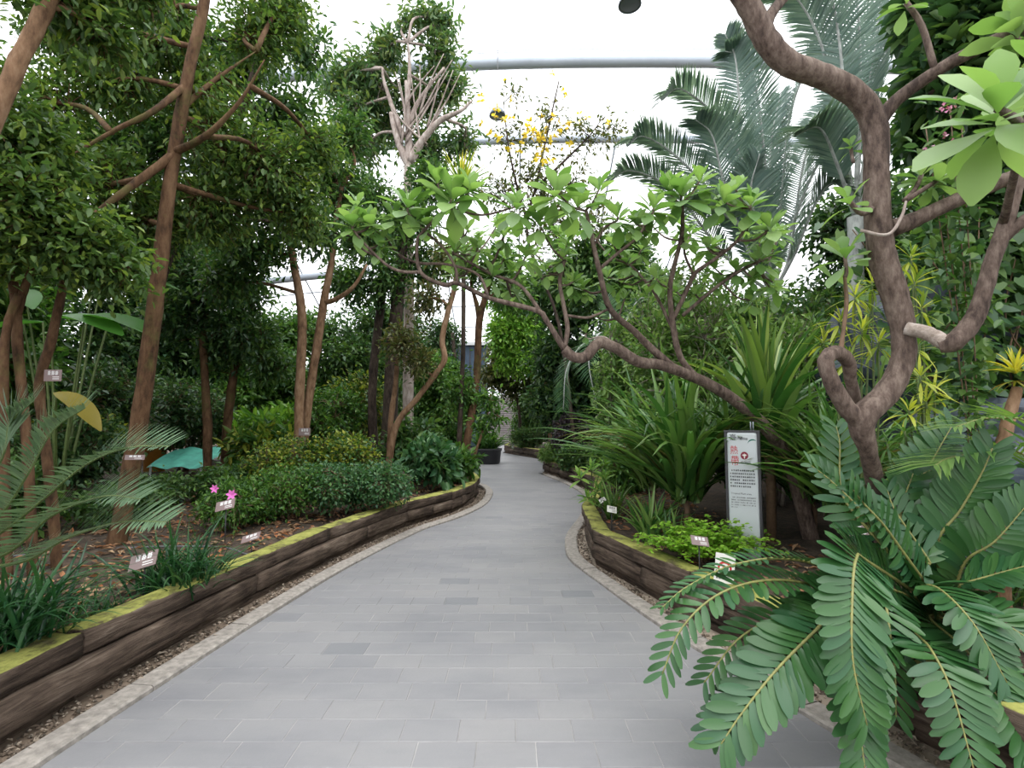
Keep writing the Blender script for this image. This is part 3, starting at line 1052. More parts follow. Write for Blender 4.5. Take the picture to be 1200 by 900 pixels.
prof = [(0.0, 0.0), (0.2, 0.0), (0.24, 1.0), (0.26, 1.0), (0.26, 1.05), (0.22, 1.05), (0.18, 0.1), (0, 0.1)]
mb.add([(c.x + r * math.cos(a), 11.5 + r * math.sin(a), zg + z * 0.9) for r, z in prof for a in ang],
       np.array([(i * 28 + j, i * 28 + (j + 1) % 28, (i + 1) * 28 + (j + 1) % 28, (i + 1) * 28 + j) for i in range(len(prof) - 1) for j in range(28)]))
part('shell', mb, 'orange', o)
mb = MB(); tube(mb, [(c.x + 0.25 * math.cos(a), 11.5 + 0.25 * math.sin(a), zg + 0.95) for a in np.linspace(0, 2 * PI, 24)], 0.018, 6)
part('rim', mb, 'orange', o)


# ------------------------------------------------------------------ information pillar and labels
def text_mesh(body, size, mat, x, z, y, align='LEFT', squash=1.0):
    cu = bpy.data.curves.new('lettering', 'FONT')
    cu.body = body
    cu.size = size
    cu.align_x = align
    cu.resolution_u = 3
    ob = bpy.data.objects.new('lettering', cu)
    COL.objects.link(ob)
    dg = bpy.context.evaluated_depsgraph_get()
    me = bpy.data.meshes.new_from_object(ob.evaluated_get(dg))
    bpy.data.objects.remove(ob)
    for v in me.vertices:
        v.co = (x + v.co.x * squash, y, z + v.co.y)
    me.materials.clear()
    me.materials.append(M[mat])
    return me


SGN = P(874, 642, 5.0)
sz0 = bed_z(SGN.x, SGN.y) - 0.05
SH = P(872, 505, 5.0).z - sz0
TH = math.radians(30)
sign = thing('information_pillar', 'white information pillar with red calligraphy standing among the strappy leaves', 'sign', (SGN.x, SGN.y, sz0))
sign.rotation_euler = (0, 0, -TH)
mb = MB(); box(mb, -0.135, 0.135, -0.05, 0.05, 0, SH - 0.012)
body = link('panel', mb.mesh('panel', 'white', False), sign)
md = body.modifiers.new('round', 'BEVEL'); md.width = 0.02; md.segments = 3; md.limit_method = 'ANGLE'
for sx in (-1, 1):
    mb = MB(); box(mb, sx * 0.146 - 0.010, sx * 0.146 + 0.010, -0.044, 0.06, 0, SH - 0.005)
    link('side_frame', mb.mesh('side_frame', 'frame', False), sign)
mb = MB(); box(mb, -0.158, 0.158, -0.05, 0.065, SH - 0.012, SH + 0.006)
link('top_cap', mb.mesh('top_cap', 'frame', False), sign)
mb = MB(); box(mb, -0.15, 0.15, 0.045, 0.058, 0, SH - 0.012)
link('back_panel', mb.mesh('back_panel', 'frame', False), sign)
for dx in (0.075, 0.098):
    mb = MB(); tube(mb, [(dx, 0.03, SH), (dx, 0.03, SH + 0.09)], 0.006, 6)
    link('pin', mb.mesh('pin', 'steel_dark'), sign)
yf = -0.0515
link('logo', text_mesh('臺', 0.066, 'ink', -0.112, SH - 0.085, yf), body)
link('logo', text_mesh('北典藏', 0.030, 'ink', -0.062, SH - 0.078, yf, squash=0.8), body)
mb = MB(); box(mb, -0.03, 0.03, yf, yf + 0.001, SH - 0.063, SH - 0.061)
link('logo_line', mb.mesh('logo_line', 'ink', False), body)
link('logo', text_mesh('植物園', 0.024, 'ink', -0.018, SH - 0.086, yf), body)
mb = MB()
arc = [(0.052 + 0.045 * (1 - math.cos(a)), SH - 0.125 + 0.042 * math.sin(a)) for a in np.linspace(0.1, 2.2, 12)]
V = []
for k, (ax_, az_) in enumerate(arc):
    wd = 0.006 * math.sin(PI * (k + 0.8) / 13) + 0.001
    V += [(ax_, yf, az_ - wd), (ax_, yf, az_ + wd)]
mb.add(V, np.array([(2 * k, 2 * k + 2, 2 * k + 3, 2 * k + 1) for k in range(11)]))
link('leaf_swoosh', mb.mesh('leaf_swoosh', 'green_ink', False), body)
link('title', text_mesh('熱', 0.088, 'red_ink', -0.108, SH - 0.215, yf, squash=0.85), body)
link('title', text_mesh('帶', 0.105, 'red_ink', -0.103, SH - 0.325, yf, squash=0.72), body)
mb = MB()
ca = np.linspace(0, 2 * PI, 25)[:-1]
mb.add([(0.02 + 0.034 * math.cos(a), yf, SH - 0.235 + 0.037 * math.sin(a)) for a in ca] + [(0.02, yf, SH - 0.235)], np.array([(j, 24, (j + 1) % 24) for j in range(24)]))
link('seal', mb.mesh('seal', 'maroon', False), body)
mb = MB(); tube(mb, [(0.02, yf - 0.0005, SH - 0.263), (0.02, yf - 0.0005, SH - 0.235)], [0.005, 0.007], 5)
for a in (0.3, 0.9, 1.57, 2.2, 2.8):
    tube(mb, [(0.02, yf - 0.0005, SH - 0.238), (0.02 + 0.022 * math.cos(a), yf - 0.0005, SH - 0.238 + 0.022 * math.sin(a))], [0.005, 0.003], 5)
link('seal_tree', mb.mesh('seal_tree', 'card', False), body)
link('subtitle', text_mesh('植物區', 0.033, 'grey_ink', -0.016, SH - 0.312, yf, squash=0.95), body)


def text_rows(z, n, x0, x1, ends, ch, gap, mat, hgt, seed):
    """lines of print too small to read, as rows of small marks"""
    r = random.Random(seed)
    mb = MB()
    for k in range(n):
        x = x0 + (0.012 if k == 0 else 0)
        xe = x1 if k < n - 1 else x0 + (x1 - x0) * ends
        while x < xe - ch * 0.5:
            w = ch * r.uniform(0.6, 1.0)
            for s in range(3):
                hh = hgt * r.uniform(0.15, 0.28)
                zz = z + hgt * (s / 3.0) * r.uniform(0.8, 1.1)
                mb.add([(x, yf, zz), (x + w, yf, zz), (x + w, yf, zz + hh), (x, yf, zz + hh)], np.array([(0, 1, 2, 3)]))
            mb.add([(x + w * 0.4, yf, z), (x + w * 0.58, yf, z), (x + w * 0.58, yf, z + hgt), (x + w * 0.4, yf, z + hgt)], np.array([(0, 1, 2, 3)]))
            x += ch + (ch * 1.2 if r.random() < gap else ch * 0.12)
        z -= hgt * 1.95
    return mb.mesh('small_print', mat, False)


link('small_print', text_rows(SH - 0.385, 6, -0.112, 0.105, 0.85, 0.0165, 0.05, 'ink', 0.0155, 3), body)
link('heading', text_mesh('Tropical Plant area', 0.0235, 'ink', -0.108, SH - 0.605, yf), body)
link('small_print', text_rows(SH - 0.640, 5, -0.108, 0.108, 0.3, 0.008, 0.2, 'grey_ink', 0.012, 5), body)


def plant_label(px, py, depth, w, h, label, roll=0.0, tilt=35, yaw=0, stake=True, marks=3, mat='plate', ink='paint_white', group='plant name plates'):
    p = P(px, py, depth)
    o = thing('plant_label', label, 'plant label', (p.x, p.y, p.z), group)
    o.rotation_euler = (math.radians(-tilt), math.radians(roll), math.radians(yaw))
    mb = MB(); box(mb, -w / 2, w / 2, -0.003, 0.003, -h / 2, h / 2)
    pl = link('plate', mb.mesh('plate', mat, False), o)
    mb = MB()
    r = random.Random(int(px))
    cw = w * 0.17
    for k in range(marks):
        x = -w * 0.28 + k * cw * 1.25
        for s in range(4):
            zz = h * (0.06 + 0.085 * s)
            mb.add([(x, -0.0036, zz), (x + cw * r.uniform(0.75, 1), -0.0036, zz), (x + cw, -0.0036, zz + h * 0.05), (x, -0.0036, zz + h * 0.05)], np.array([(0, 1, 2, 3)]))
        for s in (0.25, 0.65):
            mb.add([(x + cw * s, -0.0036, h * 0.04), (x + cw * s + cw * 0.16, -0.0036, h * 0.04), (x + cw * s + cw * 0.16, -0.0036, h * 0.4), (x + cw * s, -0.0036, h * 0.4)], np.array([(0, 1, 2, 3)]))
    link('name_characters', mb.mesh('name_characters', ink, False), pl)
    mb = MB()
    for s in range(2):
        zz = -h * (0.16 + 0.16 * s)
        mb.add([(0.0, -0.0036, zz), (w * 0.38, -0.0036, zz), (w * 0.38, -0.0036, zz + h * 0.05), (0.0, -0.0036, zz + h * 0.05)], np.array([(0, 1, 2, 3)]))
    tag(link('small_print', mb.mesh('small_print', ink, False), pl), kind='stuff')
    if stake:
        inv = o.rotation_euler.to_matrix().inverted()
        g_ = Vector((0, 0.02, (bed_z(p.x, p.y) - 0.06) - p.z))
        mb = MB(); tube(mb, [tuple(inv @ Vector((0, 0.02, 0))), tuple(inv @ g_)], 0.006, 6)
        link('stake', mb.mesh('stake', 'frame'), o)
    return o


plant_label(168, 657, 3.9, 0.21, 0.12, 'brown name plate between the two dark green grass tufts', roll=-17)
plant_label(264, 592, 5.4, 0.20, 0.11, 'brown name plate beside the pink flowers', roll=-14)
plant_label(294, 630, 5.0, 0.18, 0.085, 'grey name plate low behind the mossy sleepers, past the larger grass tuft', roll=-17, tilt=50)
plant_label(820, 634, 4.35, 0.145, 0.09, 'brown name plate among the bright green maidenhair fern', roll=8, tilt=45)
plant_label(717, 597, 6.15, 0.115, 0.085, 'small pale name plate near the corner of the sleeper wall', roll=12, tilt=40, mat='card', ink='grey_ink')
plant_label(706, 586, 7.05, 0.09, 0.06, 'tiny pale name plate at the mossy bend of the sleeper wall', roll=-30, tilt=40, mat='card', ink='grey_ink')
plant_label(601, 522, 26.6, 0.12, 0.36, 'small white marker post on the far low sleeper wall', tilt=0, mat='card', ink='card', marks=1, group='marker posts')
plant_label(677, 540, 15.6, 0.22, 0.16, 'pale name plate in front of the dark purple shrub', tilt=45, roll=-20, mat='card', ink='grey_ink')
plant_label(1004, 622, 3.9, 0.15, 0.09, 'dull name plate in the shade under the coarse feather fronds', tilt=40)

# prohibition card
p = P(849, 668, 4.05)
o = thing('warning_card', 'white card with a red prohibition ring leaning by the sleepers', 'sign', p)
o.rotation_euler = (math.radians(-12), math.radians(8), math.radians(-14))
mb = MB(); box(mb, -0.072, 0.072, -0.003, 0.003, -0.10, 0.12)
cd = link('card', mb.mesh('card', 'card', False), o)
mb = MB()
V = []
for a in np.linspace(0, 2 * PI, 29)[:-1]:
    V += [(0.036 * math.cos(a), -0.0036, 0.012 + 0.036 * math.sin(a)), (0.052 * math.cos(a), -0.0036, 0.012 + 0.052 * math.sin(a))]
mb.add(V, np.array([(2 * j, 2 * j + 1, (2 * j + 3) % 56, (2 * j + 2) % 56) for j in range(28)]))
mb.add([(-0.034, -0.0037, 0.036), (-0.026, -0.0037, 0.045), (0.034, -0.0037, -0.012), (0.026, -0.0037, -0.021)], np.array([(0, 1, 2, 3)]))
link('prohibition_ring', mb.mesh('prohibition_ring', 'red_ink', False), cd)
mb = MB()
for k in range(6):
    x = -0.058 + k * 0.02
    mb.add([(x, -0.0036, -0.07), (x + 0.015, -0.0036, -0.07), (x + 0.015, -0.0036, -0.055), (x, -0.0036, -0.055)], np.array([(0, 1, 2, 3)]))
link('small_print', mb.mesh('small_print', 'grey_ink', False), cd)
mb = MB(); tube(mb, [(0, 0.008, 0.0), (0, 0.0, -0.36)], 0.006, 6)
link('stake', mb.mesh('stake', 'frame'), o)


# ------------------------------------------------------------------ plant builders
def bezier3(a, b, c, n=16):
    t = np.linspace(0, 1, n)[:, None]
    a, b, c = (np.array(tuple(q)) for q in (a, b, c))
    return (1 - t) ** 2 * a + 2 * t * (1 - t) * b + t ** 2 * c


def pix_line(pts, n=5):
    return catmull([P(*q) for q in pts], n)


def tree(name, label, cat, trunks, blobs, bark, leaf, L=0.1, W=0.045, lpt=9, dens=1.0, group=None, limb=0.035, twig=0.006,
         kind='dia', droop=0.25, lump=0.05, spread=0.16, extra=None, base=None, leaf_name='foliage'):
    """TRUNKS: list of (world polyline, radii); BLOBS: (centre, radius, twigs)"""
    b0 = base or tuple(trunks[0][0][0])
    o = thing(name, label, cat, b0, group)
    nodes = []
    for i, (line, rad) in enumerate(trunks):
        mb = MB()
        tube(mb, line, rad, 10, lump)
        part('trunk' if i == 0 or len(rad) > 2 else 'branch', mb, bark, o)
        q = np.asarray(line)
        nodes.append(q[len(q) // 3:])
    wood, lf = MB(), MB()
    crown(wood, lf, np.vstack(nodes), blobs, dens, lpt, L, W, droop, limb, twig, kind, spread)
    part('branches', wood, bark, o, kind='stuff')
    part(leaf_name, lf, leaf, o, kind='stuff')
    return o


def B(px, py, d, rpx, n, flat=1.0):
    r = rpx * d / F_PX
    return (P(px, py, d), (r, r * 0.9, r * flat), n)


def trunk_px(pts, r_px, ground=True, n=5):
    """trunk through pixels (px, py, depth) from foot to top; radii in pixels at their depth"""
    q = [P(*p) for p in pts]
    if ground:
        q[0].z = (bed_z(q[0].x, q[0].y) if q[0].y < 20 else 0.1) - 0.06
    rad = [0.84 * r * p[2] / F_PX for r, p in zip(np.interp(np.linspace(0, 1, len(pts)), np.linspace(0, 1, len(r_px)), r_px), pts)]
    return (catmull(q, n), rad + ([rad[-1]] if len(rad) < 3 else []))


def shrub(name, label, cat, x, y, r, h, leaf, L=0.07, W=0.035, n=90, lpt=9, kind='dia', stems=5, group=None, bark='stem_brown', z=None, droop=0.15, twig=0.005, lobes=4):
    z0 = (bed_z(x, y) if y < 20 else 0.12) if z is None else z
    o = thing(name, label, cat, (x, y, z0), group)
    wood, lf = MB(), MB()
    nodes = []
    for k in range(stems):
        a = k * 2.4 + random.random()
        e = np.array((x + 0.45 * r * math.cos(a), y + 0.45 * r * math.sin(a), z0 + h * random.uniform(0.5, 0.75)))
        ln = catmull([(x + 0.06 * math.cos(a), y + 0.06 * math.sin(a), z0 - 0.05), ((x + e[0]) / 2, (y + e[1]) / 2, z0 + h * 0.3), e], 4)
        tube(wood, ln, [0.014 + 0.006 * h, 0.006], 5)
        nodes.append(ln[2:])
    bl = [((x, y, z0 + h * 0.58), (r * 0.7, r * 0.7, h * 0.42), n * 0.4)]
    for k in range(lobes):
        a = k * 2 * PI / lobes + random.random()
        bl.append(((x + 0.5 * r * math.cos(a), y + 0.5 * r * math.sin(a), z0 + h * random.uniform(0.38, 0.68)), (r * 0.52, r * 0.52, h * 0.34), n * 0.6 / lobes))
    crown(wood, lf, np.vstack(nodes), bl, 1.0, lpt, L, W, droop, 0.01, twig, kind, spread=0.1)
    part('stems', wood, bark, o, kind='stuff')
    part('foliage', lf, leaf, o, kind='stuff')
    return o


def copy_tree(o, loc, label, scale=1.0, rz=0.0):
    c = o.copy(); COL.objects.link(c)
    c.location = loc; c.rotation_euler = (0, 0, rz); c.scale = (scale,) * 3
    c['label'] = label
    for ch in list(o.children):
        d = ch.copy(); COL.objects.link(d); d.parent = c
    return c


def strap_plant(name, label, cat, base, n, lmin, lmax, meshes, group=None, jit=0.06, weights=None, part_name='leaf', crown_h=0.0, stem=None, bend_to=None):
    o = thing(name, label, cat, base, group)
    if crown_h > 0:
        mb = MB(); tube(mb, [(base[0], base[1], base[2] - 0.05), (base[0] + 0.02, base[1], base[2] + crown_h * 0.5), (base[0], base[1], base[2] + crown_h)], stem or [0.04, 0.03], 8)
        part('stem', mb, 'stem_brown', o)
    for k in range(n):
        me = meshes[random.choices(range(len(meshes)), weights)[0]]
        a = k * 2.39996 + random.uniform(-0.3, 0.3)
        s = random.uniform(lmin, lmax)
        ro = random.uniform(-0.25, 0.25)
        m = Matrix.Translation((random.uniform(-jit, jit), random.uniform(-jit, jit), crown_h * random.uniform(0.75, 1.0))) @ Matrix.Rotation(a, 4, 'Z') @ Matrix.Rotation(ro, 4, 'X') @ Matrix.Scale(s, 4)
        link(part_name, me, o, m)
    return o


def frond_joined(o, curve, n, leaf_len, leaf_w, mat, rachis_mat, r0=0.012, start=0.12, angle=55, vee=20, droop=0.15, prof=None, name='frond', up=(0, 0, 1)):
    """a feather frond: rachis (part) with one mesh of leaflets under it"""
    c = np.asarray(curve)
    mb = MB(); tube(mb, c, [r0, r0 * 0.25], 6)
    fr = part(name, mb, rachis_mat, o)
    t = np.linspace(start, 0.995, n)
    d = np.linspace(0, 1, len(c))
    pos = np.stack([np.interp(t, d, c[:, i]) for i in range(3)], -1)
    tan = norm(np.stack([np.interp(t, d, np.gradient(c[:, i])) for i in range(3)], -1))
    side = norm(np.cross(tan, np.array(up, dtype=float)))
    nu = np.cross(side, tan)
    prof = prof or (lambda q: 0.35 + 0.65 * np.sin(PI * np.clip(q, 0, 1) ** 0.8) ** 0.6)
    ln = leaf_len * prof((t - start) / (1 - start))
    mbl = MB()
    ca, sa = math.cos(math.radians(angle)), math.sin(math.radians(angle))
    cv, sv = math.cos(math.radians(vee)), math.sin(math.radians(vee))
    for sgn in (-1, 1):
        dirv = tan * ca + (side * sgn * cv + nu * sv) * sa + RNG.normal(0, 0.04, (n, 3))
        dirv = norm(dirv)
        w = norm(np.cross(dirv, nu)) * leaf_w / 2
        a = pos
        m_ = pos + dirv * ln[:, None] * 0.5
        e = pos + dirv * ln[:, None] + np.array([0, 0, -droop]) * ln[:, None]
        V = np.stack([a - w * 0.5, a + w * 0.5, m_ - w, m_ + w, e], 1)
        F4 = (np.arange(n)[:, None] * 5 + np.array([[0, 1, 3, 2]]))
        F3 = (np.arange(n)[:, None] * 5 + np.array([[2, 3, 4]]))
        mbl.add(V.reshape(-1, 3), [F4, F3])
    lo = part('leaflets', mbl, mat, fr, origin=o.location, kind='stuff')
    return fr


def rosette(o, pos, axis, n, size, meshes, name='leaf', spread=(78, -25), parent=None, org=None):
    """leaves as sub-parts of a shoot"""
    ax = Vector(axis).normalized()
    ref = ax.orthogonal().normalized()
    oth = ax.cross(ref)
    org = org or o.location
    for k in range(n):
        a = k * 2.39996 + random.uniform(-0.2, 0.2)
        f = k / max(1, n - 1)
        el = math.radians(spread[0] + (spread[1] - spread[0]) * f + random.uniform(-8, 8))
        rad = ref * math.cos(a) + oth * math.sin(a)
        d = ax * math.sin(el) + rad * math.cos(el)
        nr = ax * math.cos(el) - rad * math.sin(el)
        s = size * random.uniform(0.75, 1.1) * (0.72 + 0.28 * min(1, f * 2))
        ps = Vector(pos) - ax * (f * size * 0.28) - Vector(org)
        link(name, random.choice(meshes), parent or o, frame_matrix(ps + d * 0.01, d, nr, s))


# ------------------------------------------------------------------ tree with the looping trunk, beside the path bed
SCA = [leaf_mesh('leaf', 'lf_scaevola', obovate, 0.50, c_, 0.1, 6) for c_ in (0.1, 0.22, 0.36)]
LD = 3.0
loop = thing('loop_tree', 'grey barked tree with a looped, forking trunk rising behind the feather fronds', 'tree', (P(1032, 560, LD).x, LD, bed_z(2.15, LD) - 0.05))
zb = bed_z(2.15, LD) - 0.06
f0 = P(1040, 560, 3.5); f0.z = zb
mb = MB()
tr = catmull([f0, P(1030, 590, 3.3), P(1018, 532, 3.08), P(1010, 492, LD), P(1038, 462, LD), P(1057, 425, LD), P(1058, 385, LD), P(1048, 345, LD),
              P(1034, 300, LD), P(1028, 250, LD), P(1027, 190, LD), P(1024, 145, LD), P(1004, 112, 2.98), P(965, 90, 2.95), P(925, 75, 2.9), P(900, 50, 2.88), P(880, 12, 2.86), P(858, -25, 2.85), P(840, -80, 2.85)], 6)
tube(mb, tr, np.array([12, 10.5, 9.5, 14.5, 13.5, 12.5, 12.5, 14.5, 14.5, 14, 13.5, 14.5, 14, 13.5, 13.5, 13.5, 12.5, 11.5, 10.5]) * LD / F_PX, 16, 0.025)
part('trunk', mb, 'bark_grey', loop)


def limb(o, pts, rpx, bark='bark_grey', sides=12, name='branch', lump=0.03):
    mb = MB()
    q = catmull([P(*p) for p in pts], 6)
    rad = [r * p[2] / F_PX * (0.8 if o.name == 'spreading_tree' else 0.95) for r, p in zip(rpx, pts)]
    tube(mb, q, rad, sides, lump)
    return part(name, mb, bark, o)


limb(loop, [(895, 38, 2.88), (904, 16, 2.9), (925, -12, 2.95), (950, -60, 3.0)], [9, 7, 6, 5])
limb(loop, [(1024, 152, LD), (1050, 118, 2.95), (1100, 82, 2.85), (1150, 55, 2.75), (1210, 26, 2.65), (1290, -20, 2.5)], [10, 8.2, 7.8, 8, 8.2, 8.2])
limb(loop, [(1045, 268, LD), (1075, 256, 3.0), (1120, 235, 2.95), (1165, 216, 2.9), (1215, 195, 2.85), (1290, 160, 2.8)], [11, 9.8, 8.8, 8.8, 8, 8])
limb(loop, [(1062, 385, LD - 0.05), (1085, 390, 2.88), (1108, 402, 2.8)], [8.2, 8.8, 9.5], 'cut_wood')
limb(loop, [(1100, 406, 2.82), (1118, 400, 2.78), (1140, 376, 2.76), (1152, 345, 2.74), (1163, 305, 2.72), (1176, 270, 2.7), (1190, 225, 2.66), (1202, 175, 2.6), (1215, 110, 2.55)],
     [9, 11.5, 10.5, 9.2, 8.8, 8.8, 7, 6.2, 6])
limb(loop, [(1168, 286, 2.72), (1190, 266, 2.68), (1225, 245, 2.6), (1300, 220, 2.5)], [7.5, 7, 7, 6])
limb(loop, [(1012, 496, LD), (992, 478, 2.97), (974, 446, 2.93), (968, 422, 2.93), (980, 413, 2.98), (994, 424, 3.06), (997, 446, 3.14), (1006, 480, 3.2), (1012, 510, 3.2)],
     [12.5, 10.5, 9.5, 9, 9, 8, 7, 6.5, 6])
limb(loop, [(985, 412, 2.98), (988, 390, 2.98), (992, 355, 2.98), (990, 325, 2.98)], [3.5, 2.5, 2.5, 2], 'stem_brown', 7)
limb(loop, [(1008, 270, 2.9), (1040, 275, 2.85), (1056, 255, 2.88), (1062, 235, 2.9)], [2, 2, 2, 1.5], 'bark_pale', 7)


def shoot(o, pts, rpx, n, size, axis=(0, 0, 1), meshes=SCA, bark='bark_grey', spread=(78, -25), leafname='leaf'):
    """a leafy shoot: its twig is the part, its leaves are sub-parts"""
    q = [P(*p) for p in pts]
    mb = MB()
    tube(mb, catmull(q, 4), [r * p[2] / F_PX for r, p in zip(np.interp(np.linspace(0, 1, len(pts)), [0, 1], rpx), pts)], 6)
    tw = part('shoot', mb, bark, o)
    rosette(o, q[-1], axis, n, size, meshes, leafname, spread, parent=tw)
    return tw


shoot(loop, [(1215, 170, 2.55), (1205, 160, 2.1), (1190, 140, 1.75), (1170, 128, 1.62)], [6, 5], 19, 0.27, (-0.25, -0.5, 0.8), spread=(72, -38))
shoot(loop, [(1176, 262, 2.7), (1190, 200, 2.3), (1205, 130, 2.0), (1212, 80, 1.95)], [5, 4], 10, 0.22, (0.0, -0.3, 0.9))
shoot(loop, [(990, 325, 2.98), (992, 318, 2.98), (990, 300, 2.98)], [2.5, 2], 10, 0.2, (-0.2, -0.1, 1))
shoot(loop, [(1030, 240, LD), (1010, 250, 2.92), (995, 235, 2.9)], [4, 3], 8, 0.16, (-0.3, -0.2, 1))
shoot(loop, [(1060, 235, 2.9), (1072, 222, 2.95), (1080, 205, 3.0)], [3, 2.5], 11, 0.17, (0.2, -0.2, 1))
shoot(loop, [(1062, 235, 2.9), (1085, 220, 2.92), (1098, 212, 2.95)], [3, 2.5], 9, 0.15, (0.5, -0.2, 1))
shoot(loop, [(1000, 190, 3.0), (998, 180, 3.1), (997, 172, 3.1)], [2, 2], 7, 0.10, (0.0, -0.2, 1))
shoot(loop, [(1095, 80, 2.85), (1080, 30, 2.9), (1062, 3, 2.9)], [4, 3], 9, 0.13, (0, -0.3, 1))

for (px, py, d, ax_) in ((1290, -20, 2.5, (0.5, 0, 1)), (1290, 160, 2.8, (0.6, 0, 1)), (1215, 110, 2.55, (0.2, 0.2, 1)), (1300, 220, 2.5, (0.7, 0, 0.8)), (840, -80, 2.85, (-0.3, 0, 1)), (950, -60, 3.0, (0.3, 0, 1))):
    e_ = P(px, py, d)
    for k in range(3):
        o_ = Vector((ax_[0] * 0.3 + random.uniform(-0.18, 0.18), random.uniform(-0.05, 0.3), 0.28 + random.uniform(0, 0.2)))
        mb = MB()
        tube(mb, catmull([e_, e_ + o_ * 0.5 + Vector((0.03, 0, -0.02)), e_ + o_], 4), [0.024, 0.01], 7)
        tw = part('shoot', mb, 'bark_grey', loop)
        rosette(loop, e_ + o_, ax_, 11, 0.22, SCA, parent=tw)

# ------------------------------------------------------------------ spreading shrub tree with pale green rosettes over the path
spread_t = thing('spreading_tree', 'low spreading tree with pale green leaf rosettes arching over the path', 'tree', (P(950, 600, 5.55).x, 5.55, bed_z(3.2, 5.55) - 0.05))
q = [P(950, 600, 5.55), P(930, 556, 5.5), P(903, 508, 5.35), P(862, 470, 5.2), P(820, 445, 5.05), P(775, 428, 4.9), P(748, 424, 4.8), P(722, 408, 4.7),
     P(702, 402, 4.65), P(686, 418, 4.6), P(672, 418, 4.56), P(661, 409, 4.55)]
q[0].z = bed_z(q[0].x, q[0].y) - 0.06
mb = MB()
tube(mb, catmull(q, 6), np.array([10, 9, 8, 7, 6.5, 6.2, 6.2, 6.2, 6.2, 6, 5.6, 5.4]) * 5.0 / F_PX, 12, 0.03)
part('trunk', mb, 'bark_grey', spread_t)
limb(spread_t, [(661, 409, 4.55), (640, 375, 4.5), (629, 364, 4.48), (573, 349, 4.42), (536, 332, 4.38), (521, 334, 4.36), (493, 319, 4.3), (489, 284, 4.28), (498, 269, 4.26), (524, 243, 4.22)],
     [4.5, 4, 3.8, 3.4, 3.2, 3.4, 2.8, 2.5, 2.3, 2])
limb(spread_t, [(493, 319, 4.3), (470, 318, 4.28), (450, 308, 4.25), (424, 282, 4.2), (413, 268, 4.2)], [2.6, 2.3, 2.1, 1.8, 1.6])
limb(spread_t, [(450, 308, 4.25), (441, 300, 4.25), (425, 292, 4.22), (418, 280, 4.2)], [2, 1.8, 1.6, 1.5])
limb(spread_t, [(536, 332, 4.38), (533, 312, 4.4), (519, 290, 4.4), (497, 270, 4.35), (478, 250, 4.3)], [2.6, 2.2, 2, 1.8, 1.6])
limb(spread_t, [(573, 349, 4.42), (560, 322, 4.5), (525, 310, 4.5), (490, 308, 4.5), (465, 296, 4.45), (448, 270, 4.4)], [2.4, 2.2, 2, 2, 1.7, 1.4])
limb(spread_t, [(638, 372, 4.5), (610, 335, 4.6), (578, 322, 4.62), (555, 310, 4.6), (530, 296, 4.6)], [3.2, 2.6, 2.3, 2, 1.7])
limb(spread_t, [(661, 409, 4.55), (665, 385, 4.6), (661, 360, 4.65), (656, 329, 4.7), (662, 305, 4.7)], [4, 3.6, 3.2, 3, 2.4])
limb(spread_t, [(665, 370, 4.62), (690, 372, 4.66), (714, 362, 4.75), (716, 366, 4.75)], [2.2, 2, 1.9, 1.9])
limb(spread_t, [(795, 436, 4.95), (760, 405, 4.9), (743, 388, 4.85), (715, 362, 4.75), (703, 320, 4.65), (696, 290, 4.6), (690, 262, 4.55), (687, 247, 4.5)], [6, 5.5, 5, 4.5, 4, 3.4, 3, 2.4])
limb(spread_t, [(704, 314, 4.65), (725, 296, 4.6), (747, 278, 4.55), (757, 262, 4.5), (766, 248, 4.5)], [2.8, 2.4, 2.2, 2, 1.7])
limb(spread_t, [(698, 285, 4.6), (708, 268, 4.58), (724, 258, 4.55)], [2.2, 2, 1.6])
limb(spread_t, [(820, 446, 5.05), (798, 420, 5.0), (789, 384, 4.95), (785, 345, 4.9), (788, 320, 4.85), (797, 285, 4.8), (800, 262, 4.7), (799, 238, 4.65)], [5, 4.6, 4.3, 4, 3.6, 3.2, 3, 2.6])
limb(spread_t, [(789, 374, 4.95), (805, 340, 4.9), (815, 320, 4.85), (840, 302, 4.75), (864, 282, 4.7), (875, 262, 4.65), (880, 244, 4.6)], [3.6, 3.2, 3, 2.8, 2.5, 2.2, 1.9])
limb(spread_t, [(866, 282, 4.7), (884, 281, 4.65), (898, 272, 4.6)], [2, 1.8, 1.6])
limb(spread_t, [(800, 370, 4.95), (835, 340, 4.9), (866, 318, 4.85), (890, 306, 4.8)], [2.8, 2.5, 2.2, 1.8])
limb(spread_t, [(788, 385, 4.95), (768, 345, 5.0), (748, 320, 5.0), (738, 310, 5.0)], [2.6, 2.2, 1.9, 1.6])
limb(spread_t, [(725, 408, 4.72), (708, 395, 4.75), (690, 397, 4.78), (685, 392, 4.78)], [1.6, 1.4, 1.3, 1.2], 'bark_pale')
limb(spread_t, [(812, 320, 4.85), (803, 300, 4.85), (801, 282, 4.85)], [2, 1.8, 1.6])
